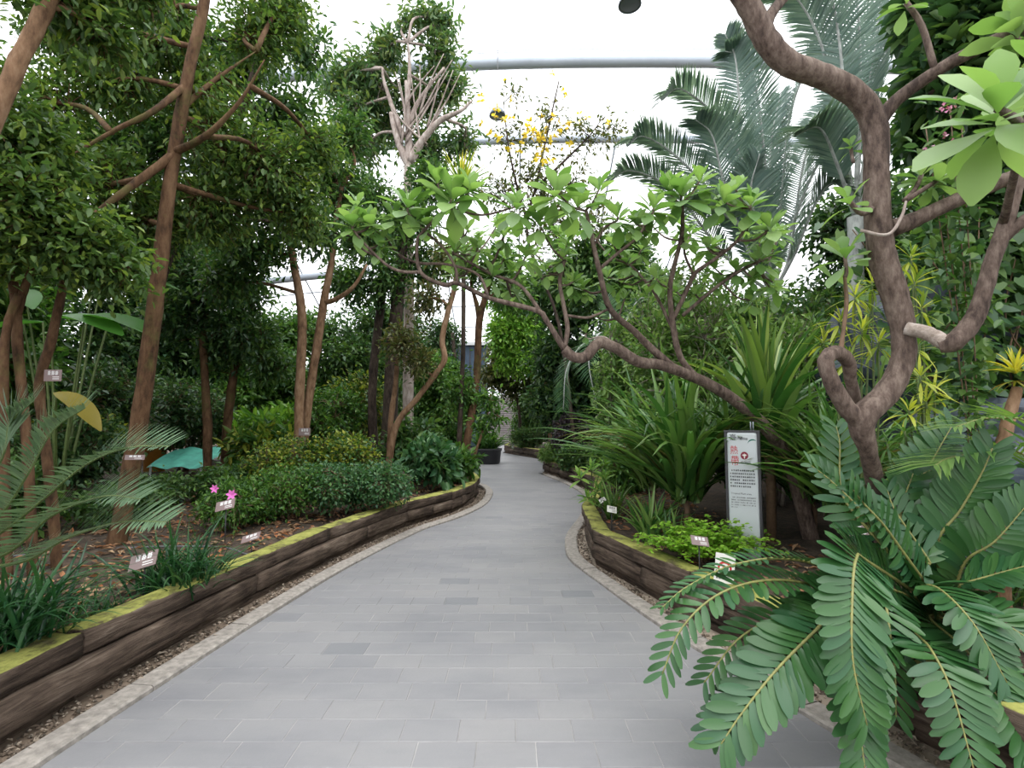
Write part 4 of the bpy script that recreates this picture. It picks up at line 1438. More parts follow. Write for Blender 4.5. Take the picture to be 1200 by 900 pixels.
ROS = [(530, 232, 4.2, 14, .25), (512, 212, 4.25, 11, .19), (552, 222, 4.25, 10, .2), (478, 240, 4.3, 12, .21), (462, 252, 4.3, 9, .16), (413, 262, 4.2, 12, .2), (436, 262, 4.25, 11, .18),
       (418, 240, 4.3, 9, .16), (445, 285, 4.3, 8, .14), (500, 262, 4.3, 10, .17), (605, 242, 4.35, 13, .21), (652, 224, 4.3, 14, .25), (676, 240, 4.5, 13, .22), (632, 262, 4.4, 9, .18),
       (702, 222, 4.55, 10, .19), (724, 254, 4.55, 12, .19), (745, 262, 4.6, 9, .16), (766, 244, 4.5, 12, .2), (798, 228, 4.6, 15, .25), (820, 212, 4.7, 9, .18), (782, 222, 4.65, 10, .2),
       (848, 236, 4.6, 13, .22), (880, 240, 4.6, 13, .21), (862, 222, 4.75, 9, .18), (902, 266, 4.6, 13, .2), (560, 290, 4.6, 11, .14), (533, 294, 4.6, 10, .14), (548, 270, 4.6, 9, .13),
       (577, 322, 4.6, 11, .15), (590, 276, 4.7, 9, .13), (616, 300, 4.65, 11, .16), (660, 302, 4.7, 10, .14), (672, 330, 4.7, 9, .13), (640, 318, 4.8, 8, .13), (735, 308, 5.0, 11, .15),
       (752, 292, 5.1, 9, .14), (718, 286, 5.0, 9, .14), (801, 278, 4.85, 10, .15), (830, 290, 5.0, 9, .14), (890, 303, 4.8, 12, .18), (862, 316, 4.9, 10, .15), (770, 320, 5.1, 9, .13),
       (842, 332, 5.0, 9, .14), (815, 345, 5.1, 8, .13), (687, 390, 4.78, 8, .085), (700, 372, 4.9, 8, .08), (732, 350, 5.0, 8, .09), (713, 408, 4.75, 7, .075), (905, 330, 5.0, 10, .17), (880, 352, 5.1, 9, .15)]
rr_ = random.Random(5)
for k in range(46):
    ROS.append((rr_.uniform(520, 915), rr_.uniform(258, 345), rr_.uniform(4.7, 5.5), rr_.choice((8, 9, 10)), rr_.uniform(0.11, 0.16)))
sp_nodes = np.vstack([np.array([v.co for v in ch.data.vertices])[::12] for ch in spread_t.children]) + np.array(spread_t.location)
for (px, py, d, n, s) in ROS:
    t = P(px, py, d)
    i = int(np.argmin(np.linalg.norm(sp_nodes - np.array(t), axis=1) + 0.8 * np.maximum(0, sp_nodes[:, 2] - t.z + 0.05)))
    a = Vector(sp_nodes[i])
    md_ = (a + t) / 2 + Vector((0, 0, -0.12 * (t - a).length))
    mb = MB()
    tube(mb, catmull([a, md_, t], 4), [0.011, 0.008], 6)
    tw = part('shoot', mb, 'bark_grey', spread_t)
    ax = Vector((random.uniform(-0.25, 0.25), random.uniform(-0.45, -0.1), 1))
    rosette(spread_t, t, ax, n + 5, s * 1.22, SCA, parent=tw, spread=(80, -38))
# ------------------------------------------------------------------ coarse feather-leaved cycad in front
ZAM = [leaf_mesh('leaflet', 'lf_zamia', oblong, 0.285, c_, 0.10, 6) for c_ in (0.05, 0.15, 0.25)]
zc = Vector((2.5, 3.05, bed_z(2.5, 3.05)))
zamia = thing('feather_cycad', 'coarse dark green cycad with broad leaflets spilling over the sleeper wall onto the path', 'plant', zc)
mb = MB()
tube(mb, catmull([zc + Vector((0, 0, -0.06)), zc + Vector((0.0, 0, 0.08)), zc + Vector((0.02, 0, 0.2))], 4), [0.12, 0.14, 0.07], 12, 0.06)
part('stump', mb, 'bark_dark', zamia)


def zfrond(pts, n, ll, vee=12, angle=66, start=0.2, up=(0, -0.35, 1), wr=1.0, lax=0.0):
    q = [zc + Vector((0.02, 0, 0.18))] + [P(*p) for p in pts]
    c_ = catmull(q, 7)
    mb = MB(); tube(mb, c_, [0.011, 0.003], 7)
    fr = part('frond', mb, 'stem_yellow', zamia)
    d = np.r_[0, np.cumsum(np.linalg.norm(np.diff(c_, axis=0), axis=1))]
    tan = norm(np.gradient(c_, axis=0))
    for k in range(n):
        t = start + (0.995 - start) * k / (n - 1)
        s = t * d[-1]
        pos = Vector([float(np.interp(s, d, c_[:, i])) for i in range(3)])
        tn = Vector([float(np.interp(s, d, tan[:, i])) for i in range(3)]).normalized()
        u_ = Vector(up)
        side = tn.cross(u_).normalized()
        nu = side.cross(tn)
        f = k / (n - 1)
        ln = 1.25 * ll * (0.62 + 0.38 * math.sin(PI * min(1, 0.12 + f * 0.85))) * random.uniform(0.93, 1.05)
        aa = math.radians(angle - 28 * f ** 3 + random.uniform(-4, 4))
        for sg in (-1, 1):
            dv = tn * math.cos(aa) + (side * sg * math.cos(math.radians(vee)) + nu * math.sin(math.radians(vee))) * math.sin(aa)
            dv.z -= lax * random.uniform(0.5, 1)
            link('leaflet', random.choice(ZAM), fr, frame_matrix(pos - zc, dv, nu, ln, ln * wr))
    return fr


ZF = [([(985, 672, 2.85), (925, 655, 2.72), (860, 662, 2.62), (805, 688, 2.55), (776, 712, 2.5)], 30, 0.085, dict(up=(0, -0.1, 1), vee=25)),
      ([(975, 690, 2.8), (905, 680, 2.62), (845, 695, 2.5), (800, 735, 2.42), (776, 790, 2.38)], 26, 0.125, {}),
      ([(1000, 700, 2.75), (955, 740, 2.45), (910, 785, 2.33), (870, 835, 2.26), (845, 872, 2.22)], 26, 0.165, dict(up=(0, -0.8, 1), wr=1.15)),
      ([(1020, 660, 2.75), (1003, 655, 2.45), (998, 720, 2.25), (1000, 780, 2.18), (1016, 850, 2.14)], 28, 0.155, dict(up=(0, -1.2, 0.7), wr=1.05, start=0.3)),
      ([(1040, 720, 2.7), (1010, 760, 2.4), (1004, 820, 2.25), (1014, 905, 2.15)], 24, 0.15, dict(up=(0, -1.2, 0.7), wr=1.1)),
      ([(1070, 735, 2.75), (1090, 760, 2.5), (1115, 810, 2.35), (1142, 905, 2.22)], 20, 0.155, dict(up=(0, -1, 0.8), angle=76)),
      ([(1090, 725, 2.8), (1130, 760, 2.55), (1165, 810, 2.4), (1215, 890, 2.25)], 19, 0.16, dict(up=(0, -1, 0.8), angle=76)),
      ([(1098, 640, 3.0), (1125, 598, 2.95), (1150, 555, 2.9), (1163, 525, 2.88)], 18, 0.165, dict(up=(-0.25, -1, 0.25), vee=5)),
      ([(1060, 610, 3.15), (1075, 570, 3.2), (1095, 535, 3.25), (1115, 500, 3.3)], 17, 0.17, dict(up=(-0.2, -1, 0.25), vee=5)),
      ([(1000, 600, 3.3), (985, 560, 3.4), (984, 520, 3.45), (980, 500, 3.5)], 14, 0.16, dict(up=(0, -1, 0.2), vee=5)),
      ([(1035, 640, 3.0), (1010, 600, 2.72), (975, 565, 2.68), (950, 545, 2.66)], 18, 0.11, dict(up=(0, -1, 0.6), vee=30)),
      ([(1060, 650, 2.85), (1035, 615, 2.75), (1012, 590, 2.72), (998, 572, 2.7)], 13, 0.13, dict(up=(0, -1, 0.5), vee=15)),
      ([(1060, 620, 3.05), (1058, 590, 3.1), (1070, 555, 3.15)], 12, 0.16, dict(up=(0, -1, 0.3))),
      ([(1120, 690, 2.85), (1160, 675, 2.75), (1215, 660, 2.65)], 14, 0.13, dict(up=(0, -0.4, 1))),
      ([(1130, 660, 2.95), (1165, 635, 2.85), (1205, 590, 2.8)], 14, 0.16, dict(up=(0, -0.8, 0.6))),
      ([(1120, 715, 2.75), (1165, 725, 2.6), (1215, 755, 2.5)], 14, 0.15, dict(up=(0, -0.8, 0.8))),
      ([(990, 715, 2.75), (930, 760, 2.5), (880, 800, 2.42), (838, 850, 2.36)], 22, 0.14, dict(up=(0, -0.5, 1))),
      ([(985, 730, 2.8), (930, 720, 2.6), (870, 745, 2.5), (825, 800, 2.44)], 24, 0.12, dict(up=(0, -0.4, 1))),
      ([(1080, 690, 2.85), (1100, 690, 2.7), (1140, 730, 2.5), (1180, 800, 2.4)], 18, 0.15, dict(up=(0, -0.9, 0.8))),
      ([(1040, 690, 2.8), (1040, 720, 2.6), (1048, 780, 2.5), (1050, 840, 2.45)], 18, 0.13, dict(up=(0, -1, 0.7))),
      ([(1070, 650, 3.0), (1090, 660, 2.95), (1050, 600, 3.05), (1040, 575, 3.1)], 12, 0.14, dict(up=(0, -1, 0.4)))]
for pts, n, ll, kw in ZF:
    zfrond(pts, int(n * 1.5), ll, **kw)
for k in range(7):
    a = k * 0.9
    e = zc + Vector((0.28 * math.cos(a), 0.2 * math.sin(a), random.uniform(0.25, 0.5)))
    mb = MB(); tube(mb, bezier3(zc + Vector((0, 0, 0.15)), zc + Vector((0.1 * math.cos(a), 0.1 * math.sin(a), 0.35)), e, 6), [0.01, 0.004], 6)
    part('dead_stalk', mb, 'stem_brown', zamia)
# a second, leggy one behind it
mb = MB()
tk = trunk_px([(1170, 640, 3.5), (1168, 590, 3.5), (1172, 540, 3.5), (1180, 500, 3.52), (1192, 455, 3.55)], [9, 9, 8, 8, 6])
yb = thing('bromeliad_tree', 'slim brown stem topped with yellow pointed leaves in front of the dark rock', 'plant', tuple(tk[0][0]))
tube(mb, tk[0], tk[1], 10, 0.08)
part('stem', mb, 'bark_tan', yb)
SPK = [blade_mesh('leaf', 'lf_yellow', a, b, 0.11, 6) for a, b in ((80, 15), (62, 30), (45, 45), (25, 50))]
SPKO = [blade_mesh('leaf', 'lf_autumn', a, b, 0.10, 6) for a, b in ((-10, 40), (-40, 20))]
tp = P(1190, 438, 3.52) - yb.location
for k in range(34):
    link('leaf', random.choice(SPK), yb, Matrix.Translation(tp) @ Matrix.Rotation(k * 2.4, 4, 'Z') @ Matrix.Scale(random.uniform(0.13, 0.22), 4))
for k in range(7):
    link('dead_leaf', random.choice(SPKO), yb, Matrix.Translation(tp - Vector((0, 0, 0.05))) @ Matrix.Rotation(k * 2.4, 4, 'Z') @ Matrix.Scale(random.uniform(0.14, 0.2), 4))

# ------------------------------------------------------------------ strappy plants of the pillar bed
ST = blade_set('strap', 'lf_strap', SPEC_STRAP, 0.042)
ST += blade_set('strap', 'lf_pale', [(80, 60), (66, 80), (50, 60)], 0.036) + blade_set('strap', 'lf_olive', [(60, 95)], 0.034)
STD = blade_set('strap', 'lf_deep', SPEC_STRAP, 0.034)
STG = blade_set('grass', 'lf_grass', SPEC_STRAP, 0.034)
STP = [blade_mesh('leaf', 'lf_strap', a, b, 0.08) for a, b in ((88, 10), (80, 22), (72, 35), (60, 45), (50, 60))]
STW = [blade_mesh('leaf', 'lf_strap', a, b, 0.072) for a, b in ((88, 12), (80, 25), (72, 35), (60, 45), (50, 55))]
STY = [blade_mesh('leaf', 'lf_strap', a, b, 0.085, 8, 'lf_cream') for a, b in ((88, 10), (80, 20), (70, 35), (60, 55))]


def at_bed(px, depth):
    x = (px - 600) / F_PX * depth / math.cos(PITCH) * 1.0
    return Vector((x, depth, bed_z(x, depth)))


strap_plant('strap_plant', 'big fountain of long glossy strap leaves beside the information pillar', 'plant', tuple(at_bed(800, 6.2)), 170, 1.3, 2.1, ST, crown_h=0.45, jit=0.14)
strap_plant('strap_plant', 'fountain of long strap leaves at the mossy bend of the sleeper wall', 'plant', tuple(at_bed(762, 7.3)), 150, 1.2, 2.0, ST, crown_h=0.45, jit=0.18)
strap_plant('strap_plant', 'dark strap leaved clump close behind the information pillar', 'plant', tuple(at_bed(860, 6.4)), 150, 1.3, 2.1, STD, crown_h=0.55, jit=0.18)
strap_plant('strap_plant', 'strap leaved clump between the pillar and the looped trunk', 'plant', tuple(at_bed(945, 5.6)), 120, 0.9, 1.5, ST, crown_h=0.45, jit=0.18)
strap_plant('strap_plant', 'arching strap leaved clump behind the looped trunk', 'plant', tuple(at_bed(985, 4.9)), 120, 1.1, 1.7, ST, crown_h=0.5, jit=0.15)
bp = at_bed(897, 5.62)
vp = strap_plant('striped_pandan', 'tall plant with broad striped sword leaves above the information pillar', 'plant', tuple(bp), 44, 1.05, 1.5, STP, crown_h=1.2, jit=0.07, stem=[0.05, 0.05])
for k in range(26):
    m = Matrix.Translation((random.uniform(-0.05, 0.05), random.uniform(-0.05, 0.05), 1.18)) @ Matrix.Rotation(k * 2.4 + 0.5, 4, 'Z') @ Matrix.Scale(random.uniform(1.1, 1.5), 4)
    link('striped_leaf', random.choice(STY), vp, m)
lily = strap_plant('lily_clump', 'low clump of broad light green lily leaves behind the mossy sleeper corner', 'plant', tuple(at_bed(757, 5.6)), 42, 0.4, 0.68, STW, jit=0.08)
strap_plant('lily_clump', 'small arching lily clump beside the maidenhair fern', 'plant', tuple(at_bed(785, 5.3)), 26, 0.3, 0.5, STW, jit=0.06)
strap_plant('strap_plant', 'narrow leaved tuft at the mossy bend near the tiny name plate', 'plant', tuple(at_bed(716, 7.2)), 60, 0.5, 0.85, ST, jit=0.08)
# lime rosette plant hanging over the wall
lr = at_bed(692, 8.2)
lo = thing('lime_shrub', 'small lime green shrub with pointed leaf whorls at the bend of the sleeper wall', 'shrub', tuple(lr))
ELL = [leaf_mesh('leaf', 'lf_lime', elliptic, 0.26, c_, 0.15, 5) for c_ in (0.1, 0.3)]
ELLM = [leaf_mesh('leaf', 'lf_mid', elliptic, 0.30, c_, 0.15, 5) for c_ in (0.1, 0.3)]
for (dx, dy, dz, s) in ((0, 0, 0.62, 0.26), (-0.2, -0.15, 0.5, 0.22), (0.2, -0.1, 0.48, 0.22), (0.05, -0.3, 0.32, 0.22), (0.25, 0.2, 0.7, 0.2), (-0.12, -0.35, 0.22, 0.18)):
    e = lr + Vector((dx, dy, dz))
    mb = MB(); tube(mb, catmull([lr + Vector((0, 0, -0.05)), lr + Vector((dx * 0.4, dy * 0.4, dz * 0.6)), e], 4), [0.012, 0.008], 6)
    tw = part('shoot', mb, 'stem_green', lo)
    rosette(lo, e, (dx, dy - 0.2, 0.8), 11, s, ELL, parent=tw, spread=(75, 0))

# maidenhair fern: many small fans on wiry stalks
fb = at_bed(822, 4.85)
fern = thing('maidenhair_fern', 'bright lime green maidenhair fern at the foot of the information pillar', 'fern', tuple(fb))
for k in range(110):
    a = random.uniform(0, 2 * PI)
    r_ = 0.62 * random.random() ** 0.5
    e = fb + Vector((r_ * math.cos(a) * 1.15, r_ * math.sin(a) * 0.7, random.uniform(0.14, 0.42) * (1.15 - r_)))
    c_ = bezier3(fb + Vector((r_ * 0.35 * math.cos(a), r_ * 0.35 * math.sin(a), -0.02)), (fb + e) / 2 + Vector((0, 0, 0.16)), e, 9)
    mb = MB(); tube(mb, c_, 0.0016, 4)
    fr = part('frond', mb, 'stem_brown', fern)
    lm = MB()
    n = 26
    t = RNG.uniform(0.25, 1, n)
    pos = np.stack([np.interp(t, np.linspace(0, 1, 9), c_[:, i]) for i in range(3)], -1) + RNG.normal(0, 0.022, (n, 3)) * np.array([1, 1, 0.4])
    scatter(lm, pos, np.c_[RNG.normal(0, 1, (n, 2)), RNG.normal(-0.1, 0.2, n)], np.c_[RNG.normal(0, 0.25, (n, 2)), np.ones(n)], RNG.uniform(0.03, 0.05, n), RNG.uniform(0.032, 0.048, n), 'hex')
    part('leaflets', lm, 'lf_fern', fr, origin=fern.location, kind='stuff')


# narrow yellow-green croton-like shrubs behind the looped trunk
def whorl_shrub(name, label, base, tips, n, size, meshes, spread=(70, -30), stem='stem_green'):
    o = thing(name, label, 'shrub', tuple(base))
    for (px, py, d) in tips:
        e = P(px, py, d)
        mb = MB(); tube(mb, catmull([base + Vector((0, 0, -0.05)), (base + e) / 2 + Vector((random.uniform(-.05, .05), 0, 0.04)), e], 4), [0.013, 0.006], 6)
        tw = part('shoot', mb, stem, o)
        rosette(o, e, (random.uniform(-.3, .3), -0.25, 1), n, size, meshes, parent=tw, spread=spread)
    return o


NAR = [leaf_mesh('leaf', 'lf_croton', elliptic, 0.13, c_, 0.1, 5) for c_ in (0.15, 0.4)]
NARG = [leaf_mesh('leaf', 'lf_mid', elliptic, 0.13, c_, 0.1, 5) for c_ in (0.2, 0.5)]
whorl_shrub('croton', 'yellow green narrow leaved croton between the loop and the pillar leaves', at_bed(1000, 4.2),
            [(1002, 345, 4.0), (1022, 330, 4.1), (985, 375, 4.1), (1010, 385, 3.9), (1030, 400, 4.0), (995, 420, 3.9), (1020, 365, 4.2), (965, 400, 4.2)], 22, 0.2, NAR, (75, -40))
whorl_shrub('croton', 'narrow leaved croton with yellow tips right behind the thick upright trunk', at_bed(1080, 4.0),
            [(1072, 330, 3.8), (1080, 360, 3.7), (1068, 300, 3.9), (1078, 440, 3.5), (1085, 470, 3.5), (1065, 480, 3.5), (1095, 455, 3.6), (1075, 405, 3.6)], 20, 0.19, NAR, (75, -40))
whorl_shrub('croton', 'dark narrow leaved shrub under the fork of the looped trunk', at_bed(1060, 3.6),
            [(1060, 505, 3.4), (1085, 520, 3.4), (1040, 520, 3.4), (1075, 545, 3.4), (1100, 540, 3.45), (1050, 555, 3.4)], 20, 0.15, NARG, (65, -45))
# young fan of pale palm blades in front of the rock
pf = thing('young_palm', 'young palm frond with long pale green blades in front of the dark rock', 'palm', tuple(at_bed(1230, 3.3)))
frond_joined(pf, pix_line([(1235, 640, 3.3), (1225, 570, 3.2), (1190, 528, 3.1), (1120, 535, 3.0), (1095, 545, 2.95)]), 26, 0.42, 0.022, 'lf_pale', 'stem_yellow', 0.01, 0.3, 38, 8, 0.1)
frond_joined(pf, pix_line([(1235, 640, 3.3), (1235, 570, 3.2), (1215, 500, 3.1), (1160, 490, 3.0), (1120, 500, 2.95)]), 24, 0.40, 0.022, 'lf_pale', 'stem_yellow', 0.01, 0.3, 38, 8, 0.1)


# ------------------------------------------------------------------ rock and creeper
def rock(label, c, r, seed, flat=1.0):
    rr = random.Random(seed)
    nu, nv = 34, 22
    ph = [(rr.uniform(1.5, 5), rr.uniform(1.5, 5), rr.uniform(1.5, 5), rr.uniform(0, 6), rr.uniform(0.03, 0.13)) for _ in range(14)]
    V = []
    for j in range(nv + 1):
        th = PI * j / nv
        for i in range(nu):
            a = 2 * PI * i / nu
            d = np.array((math.sin(th) * math.cos(a), math.sin(th) * math.sin(a), math.cos(th)))
            k = 1 + sum(w * abs(math.sin(fx * d[0] + fy * d[1] + fz * d[2] + p_)) for fx, fy, fz, p_, w in ph) - 0.5
            e = np.sign(d) * np.abs(d) ** 0.7
            V.append((c[0] + e[0] * r[0] * k, c[1] + e[1] * r[1] * k, c[2] + e[2] * r[2] * k))
    F = [(j * nu + i, (j + 1) * nu + i, (j + 1) * nu + (i + 1) % nu, j * nu + (i + 1) % nu) for j in range(nv) for i in range(nu)]
    mb = MB(); mb.add(V, np.array(F))
    o = link('rock', mb.mesh('rock', 'rock', False, origin=c), loc=c)
    tag(o, label, 'rock')
    return np.array(V)


rv1 = rock('big dark slate rock behind the yellow pointed leaves', (4.75, 5.0, 0.75), (0.9, 0.6, 0.8), 3)
rv2 = rock('tall dark rock overgrown with heart leaved creeper', (5.9, 6.9, 1.4), (1.3, 0.7, 1.6), 5)
cre = thing('creeper', 'dark heart leaved creeper covering the tall rock', 'creeper', (6.3, 6.3, 0.4))
mb, lm = MB(), MB()
for k in range(24):
    x0 = random.uniform(4.1, 6.9)
    pts = [(x0, 5.5, 0.4)]
    for s in range(5):
        pts.append((pts[-1][0] + random.uniform(-0.35, 0.35), 5.35 - random.uniform(0, 0.2), pts[-1][2] + random.uniform(0.35, 0.8)))
    c_ = catmull(pts, 4)
    tube(mb, c_, [0.014, 0.006], 5)
    n = 130
    ii = RNG.integers(0, len(c_), n)
    pos = c_[ii] + RNG.normal(0, 0.17, (n, 3)) * np.array([1.3, 0.8, 1])
    scatter(lm, pos, np.c_[RNG.normal(0, 0.8, n), RNG.normal(-0.4, 0.3, n), RNG.normal(-0.6, 0.4, n)], np.c_[RNG.normal(0, 0.4, n), -0.8 + RNG.normal(0, 0.3, n), 0.7 + 0 * ii], RNG.uniform(0.1, 0.2, n), RNG.uniform(0.08, 0.15, n), 'heart')
part('stems', mb, 'stem_brown', cre, kind='stuff')
part('foliage', lm, 'lf_deep', cre, kind='stuff')


# ------------------------------------------------------------------ silver palms behind
def palm(label, base, top, fronds, r, n=120, ll=0.66, lw=0.036, mat='lf_palm'):
    o = thing('feather_palm', label, 'palm', tuple(base))
    mb = MB()
    tube(mb, catmull([base + Vector((0, 0, -0.06)), (base * 0.5 + top * 0.5), top], 6), [r, r * 0.85, r * 0.8], 12, 0.02)
    part('trunk', mb, 'bark_palm', o)
    for pts in fronds:
        c_ = catmull([top] + [P(*p) for p in pts], 7)
        frond_joined(o, c_, n, ll, lw, mat, 'bark_palm', 0.035, 0.22, 52, 14, 0.12)
    return o


b1 = at_bed(905, 9.5)
palm('silvery green feather palm with arching fronds behind the rosette tree', b1, P(905, 345, 9.5),
     [[(880, 220, 9.3), (850, 150, 9.0), (800, 105, 8.7), (775, 118, 8.6)], [(860, 260, 9.4), (800, 190, 9.0), (755, 160, 8.8), (735, 172, 8.7)],
      [(850, 300, 9.4), (790, 225, 9.0), (740, 200, 8.8), (712, 215, 8.7)], [(880, 230, 9.4), (868, 140, 9.3), (862, 70, 9.2), (850, 40, 9.1)],
      [(900, 240, 9.5), (890, 130, 9.4), (875, 70, 9.3), (850, 60, 9.2)], [(915, 240, 9.6), (925, 140, 9.6), (945, 80, 9.5), (955, 70, 9.4)],
      [(930, 260, 9.5), (960, 190, 9.3), (990, 165, 9.2), (1005, 190, 9.1)], [(870, 270, 9.0), (820, 240, 8.6), (790, 250, 8.4)], [(900, 250, 9.8), (905, 160, 10.0), (915, 110, 10.2)], [(880, 300, 9.0), (850, 220, 8.7), (835, 160, 8.5), (815, 140, 8.3)], [(930, 300, 9.2), (955, 240, 9.0), (975, 215, 8.8), (1000, 230, 8.6)], [(900, 300, 8.9), (880, 230, 8.5), (890, 180, 8.3)], [(925, 300, 9.8), (940, 200, 10.0), (960, 130, 10.2), (985, 110, 10.3)]], 0.13)
b2 = at_bed(1000, 8.5)
palm('tall grey stemmed feather palm with upright fronds behind the looped trunk', b2, P(1002, 255, 8.5),
     [[(1005, 150, 8.5), (1008, 60, 8.4), (1000, -40, 8.2), (985, -110, 8.0)], [(985, 160, 8.5), (965, 60, 8.4), (935, 0, 8.2), (905, -10, 8.0)],
      [(1020, 150, 8.6), (1040, 60, 8.6), (1070, 0, 8.6), (1100, -40, 8.6)], [(1010, 150, 8.7), (1025, 60, 8.8), (1035, -30, 8.9)],
      [(1030, 190, 8.4), (1060, 150, 8.2), (1085, 165, 8.0)], [(980, 190, 8.3), (960, 150, 8.1), (930, 160, 7.9)], [(990, 150, 8.4), (985, 60, 8.2), (970, -20, 8.0), (940, -70, 7.8)]], 0.15, ll=0.7)
b3 = at_bed(715, 12.5)
palm('drooping dark feather palm behind the strap leaves', b3, P(715, 420, 12.5),
     [[(690, 400, 12.4), (665, 430, 12.2), (660, 480, 12.1)], [(735, 390, 12.3), (760, 400, 12.0), (770, 450, 11.8)], [(705, 390, 12), (690, 420, 11.6), (700, 480, 11.4)],
      [(715, 380, 12.6), (712, 350, 12.8), (690, 345, 13)], [(730, 385, 12.8), (750, 350, 13), (770, 360, 13)]], 0.07, 44, 0.5, 0.024, 'lf_blue')

# ------------------------------------------------------------------ trees over the long mossy wall
T = trunk_px
tree('tall_tree', 'tall reddish brown trunk with a mossy foot, label strapped low on it', 'tree',
     [T([(135, 640, 5.4), (146, 590, 5.4), (165, 480, 5.4), (184, 340, 5.4), (199, 215, 5.4), (220, 90, 5.4), (238, 10, 5.4), (255, -90, 5.4)], [11.5, 11, 11, 10, 9, 8, 7, 5]),
      (pix_line([(206, 180, 5.4), (165, 210, 5.2), (130, 236, 5.0), (98, 260, 4.8)]), [0.05, 0.042, 0.03, 0.012]),
      (pix_line([(200, 180, 5.4), (240, 160, 5.3), (280, 120, 5.3), (310, 70, 5.3)]), [0.045, 0.035, 0.02, 0.006]),
      (pix_line([(218, 100, 5.4), (180, 130, 5.1), (130, 155, 4.9), (75, 188, 4.7)]), [0.035, 0.03, 0.02, 0.01]),
      (pix_line([(210, 130, 5.4), (250, 95, 5.7), (300, 60, 6.0)]), [0.035, 0.03, 0.018, 0.006])],
     [B(190, 40, 5.9, 62, 90), B(130, 95, 5.7, 58, 85), B(80, 40, 5.6, 50, 70), B(265, 170, 6.1, 60, 110), B(325, 205, 6.4, 55, 100), B(250, 250, 6.3, 55, 90), B(300, 40, 6.5, 48, 70),
      B(330, 15, 6.6, 40, 55), B(235, 105, 6.2, 45, 60), B(130, 215, 5.7, 55, 80), B(180, 265, 6.1, 45, 70), B(60, 120, 5.4, 45, 45), B(370, 170, 6.7, 35, 50), B(350, 250, 6.7, 40, 60), B(160, -40, 5.9, 70, 60)],
     'bark_red', 'lf_left', L=0.072, W=0.032, lpt=15, twig=0.005, spread=0.17, dens=0.95, kind='hex')
tree('tall_tree', 'tall dark trunk half hidden by leaves behind the reddish mossy trunk', 'tree',
     [T([(150, 600, 7.6), (166, 470, 7.6), (186, 340, 7.6), (225, 240, 7.6), (278, 145, 7.6), (304, 60, 7.6), (312, 0, 7.6)], [6, 6, 6, 5.5, 5.5, 5, 4])],
     [B(225, 130, 7.6, 48, 75), B(285, 75, 7.8, 42, 60), B(335, 130, 7.8, 40, 60), B(175, 165, 7.6, 45, 70), B(260, 205, 7.6, 45, 75), B(150, 95, 7.6, 42, 45), B(215, 40, 7.6, 45, 50), B(110, 170, 7.4, 40, 50), B(360, 60, 8.0, 30, 30), B(200, 240, 7.6, 40, 55), B(370, 270, 7.8, 30, 35)],
     'bark_dark', 'lf_deep', L=0.10, W=0.042, lpt=13, spread=0.2, kind='hex')
tree('multi_stem_tree', 'cluster of slim brown stems behind the cycad, under the dense dark leaves', 'tree',
     [T([(38, 690, 4.3), (36, 600, 4.3), (30, 500, 4.3), (22, 420, 4.3), (18, 350, 4.3), (10, 290, 4.3)], [6.5, 6, 6, 6, 6, 5]),
      T([(8, 700, 4.2), (6, 580, 4.2), (4, 450, 4.2), (8, 385, 4.2), (22, 345, 4.25)], [6.5, 6, 6, 5, 5]),
      T([(66, 680, 4.5), (62, 600, 4.5), (52, 510, 4.5), (46, 450, 4.5), (60, 400, 4.5), (75, 330, 4.5)], [6.5, 6.5, 6, 6, 6, 5]),
      T([(20, 370, 4.3), (28, 340, 4.3), (40, 310, 4.2), (60, 285, 4.1)], [5, 5, 4, 3], False)],
     [B(30, 240, 4.0, 62, 110), B(95, 285, 4.2, 46, 80), B(0, 165, 4.0, 55, 80), B(135, 315, 4.4, 30, 40), B(50, 180, 4.2, 45, 60), B(-10, 300, 4.1, 30, 30), B(-30, 90, 4.0, 55, 50)],
     'bark_red', 'lf_left', L=0.07, W=0.032, lpt=15, spread=0.17, kind='hex', dens=0.85)
tree('leaning_tree', 'pinkish thick trunk leaning in over the cycad, high up', 'tree',
     [T([(-150, 690, 3.3), (-120, 480, 3.3), (-60, 270, 3.35), (5, 110, 3.4), (30, 55, 3.45), (55, 5, 3.5), (80, -60, 3.55)], [17, 15, 13, 11.5, 11, 11, 9])],
     [B(60, -10, 3.6, 45, 40), B(115, 40, 3.9, 40, 40), B(30, -60, 3.5, 50, 30), B(100, 0, 3.8, 40, 45), B(160, -10, 4.0, 40, 40)],
     'bark_tan', 'lf_left', L=0.07, W=0.03, lpt=12, spread=0.15, kind='hex')
tree('twin_trunk_tree', 'pair of crossing slim trunks, one tan and one brown, with a small plate', 'tree',
     [T([(352, 575, 9.0), (351, 520, 9.0), (351, 460, 9.0), (354, 400, 9.0), (353, 360, 9.0), (346, 320, 9.0), (340, 285, 9.0), (330, 240, 9.0)], [7, 6.5, 6.5, 6.5, 6, 5.5, 5, 4]),
      T([(356, 575, 9.2), (358, 500, 9.2), (366, 440, 9.2), (374, 390, 9.2), (380, 350, 9.2), (388, 310, 9.2), (392, 270, 9.2), (400, 220, 9.2)], [6, 6, 6, 6, 5.5, 4.5, 4, 3]),
      (pix_line([(379, 355, 9.2), (395, 350, 9.1), (415, 335, 9.0), (430, 310, 9.0)]), [0.05, 0.04, 0.02])],
     [B(325, 235, 8.8, 38, 75), B(300, 290, 8.8, 42, 90), B(395, 215, 9.4, 36, 75), B(425, 275, 9.4, 30, 55), B(265, 330, 8.8, 36, 60), B(360, 180, 9.2, 35, 60), B(405, 160, 9.6, 30, 55)],
     'bark_tan', 'lf_deep', L=0.11, W=0.048, lpt=12, spread=0.2)
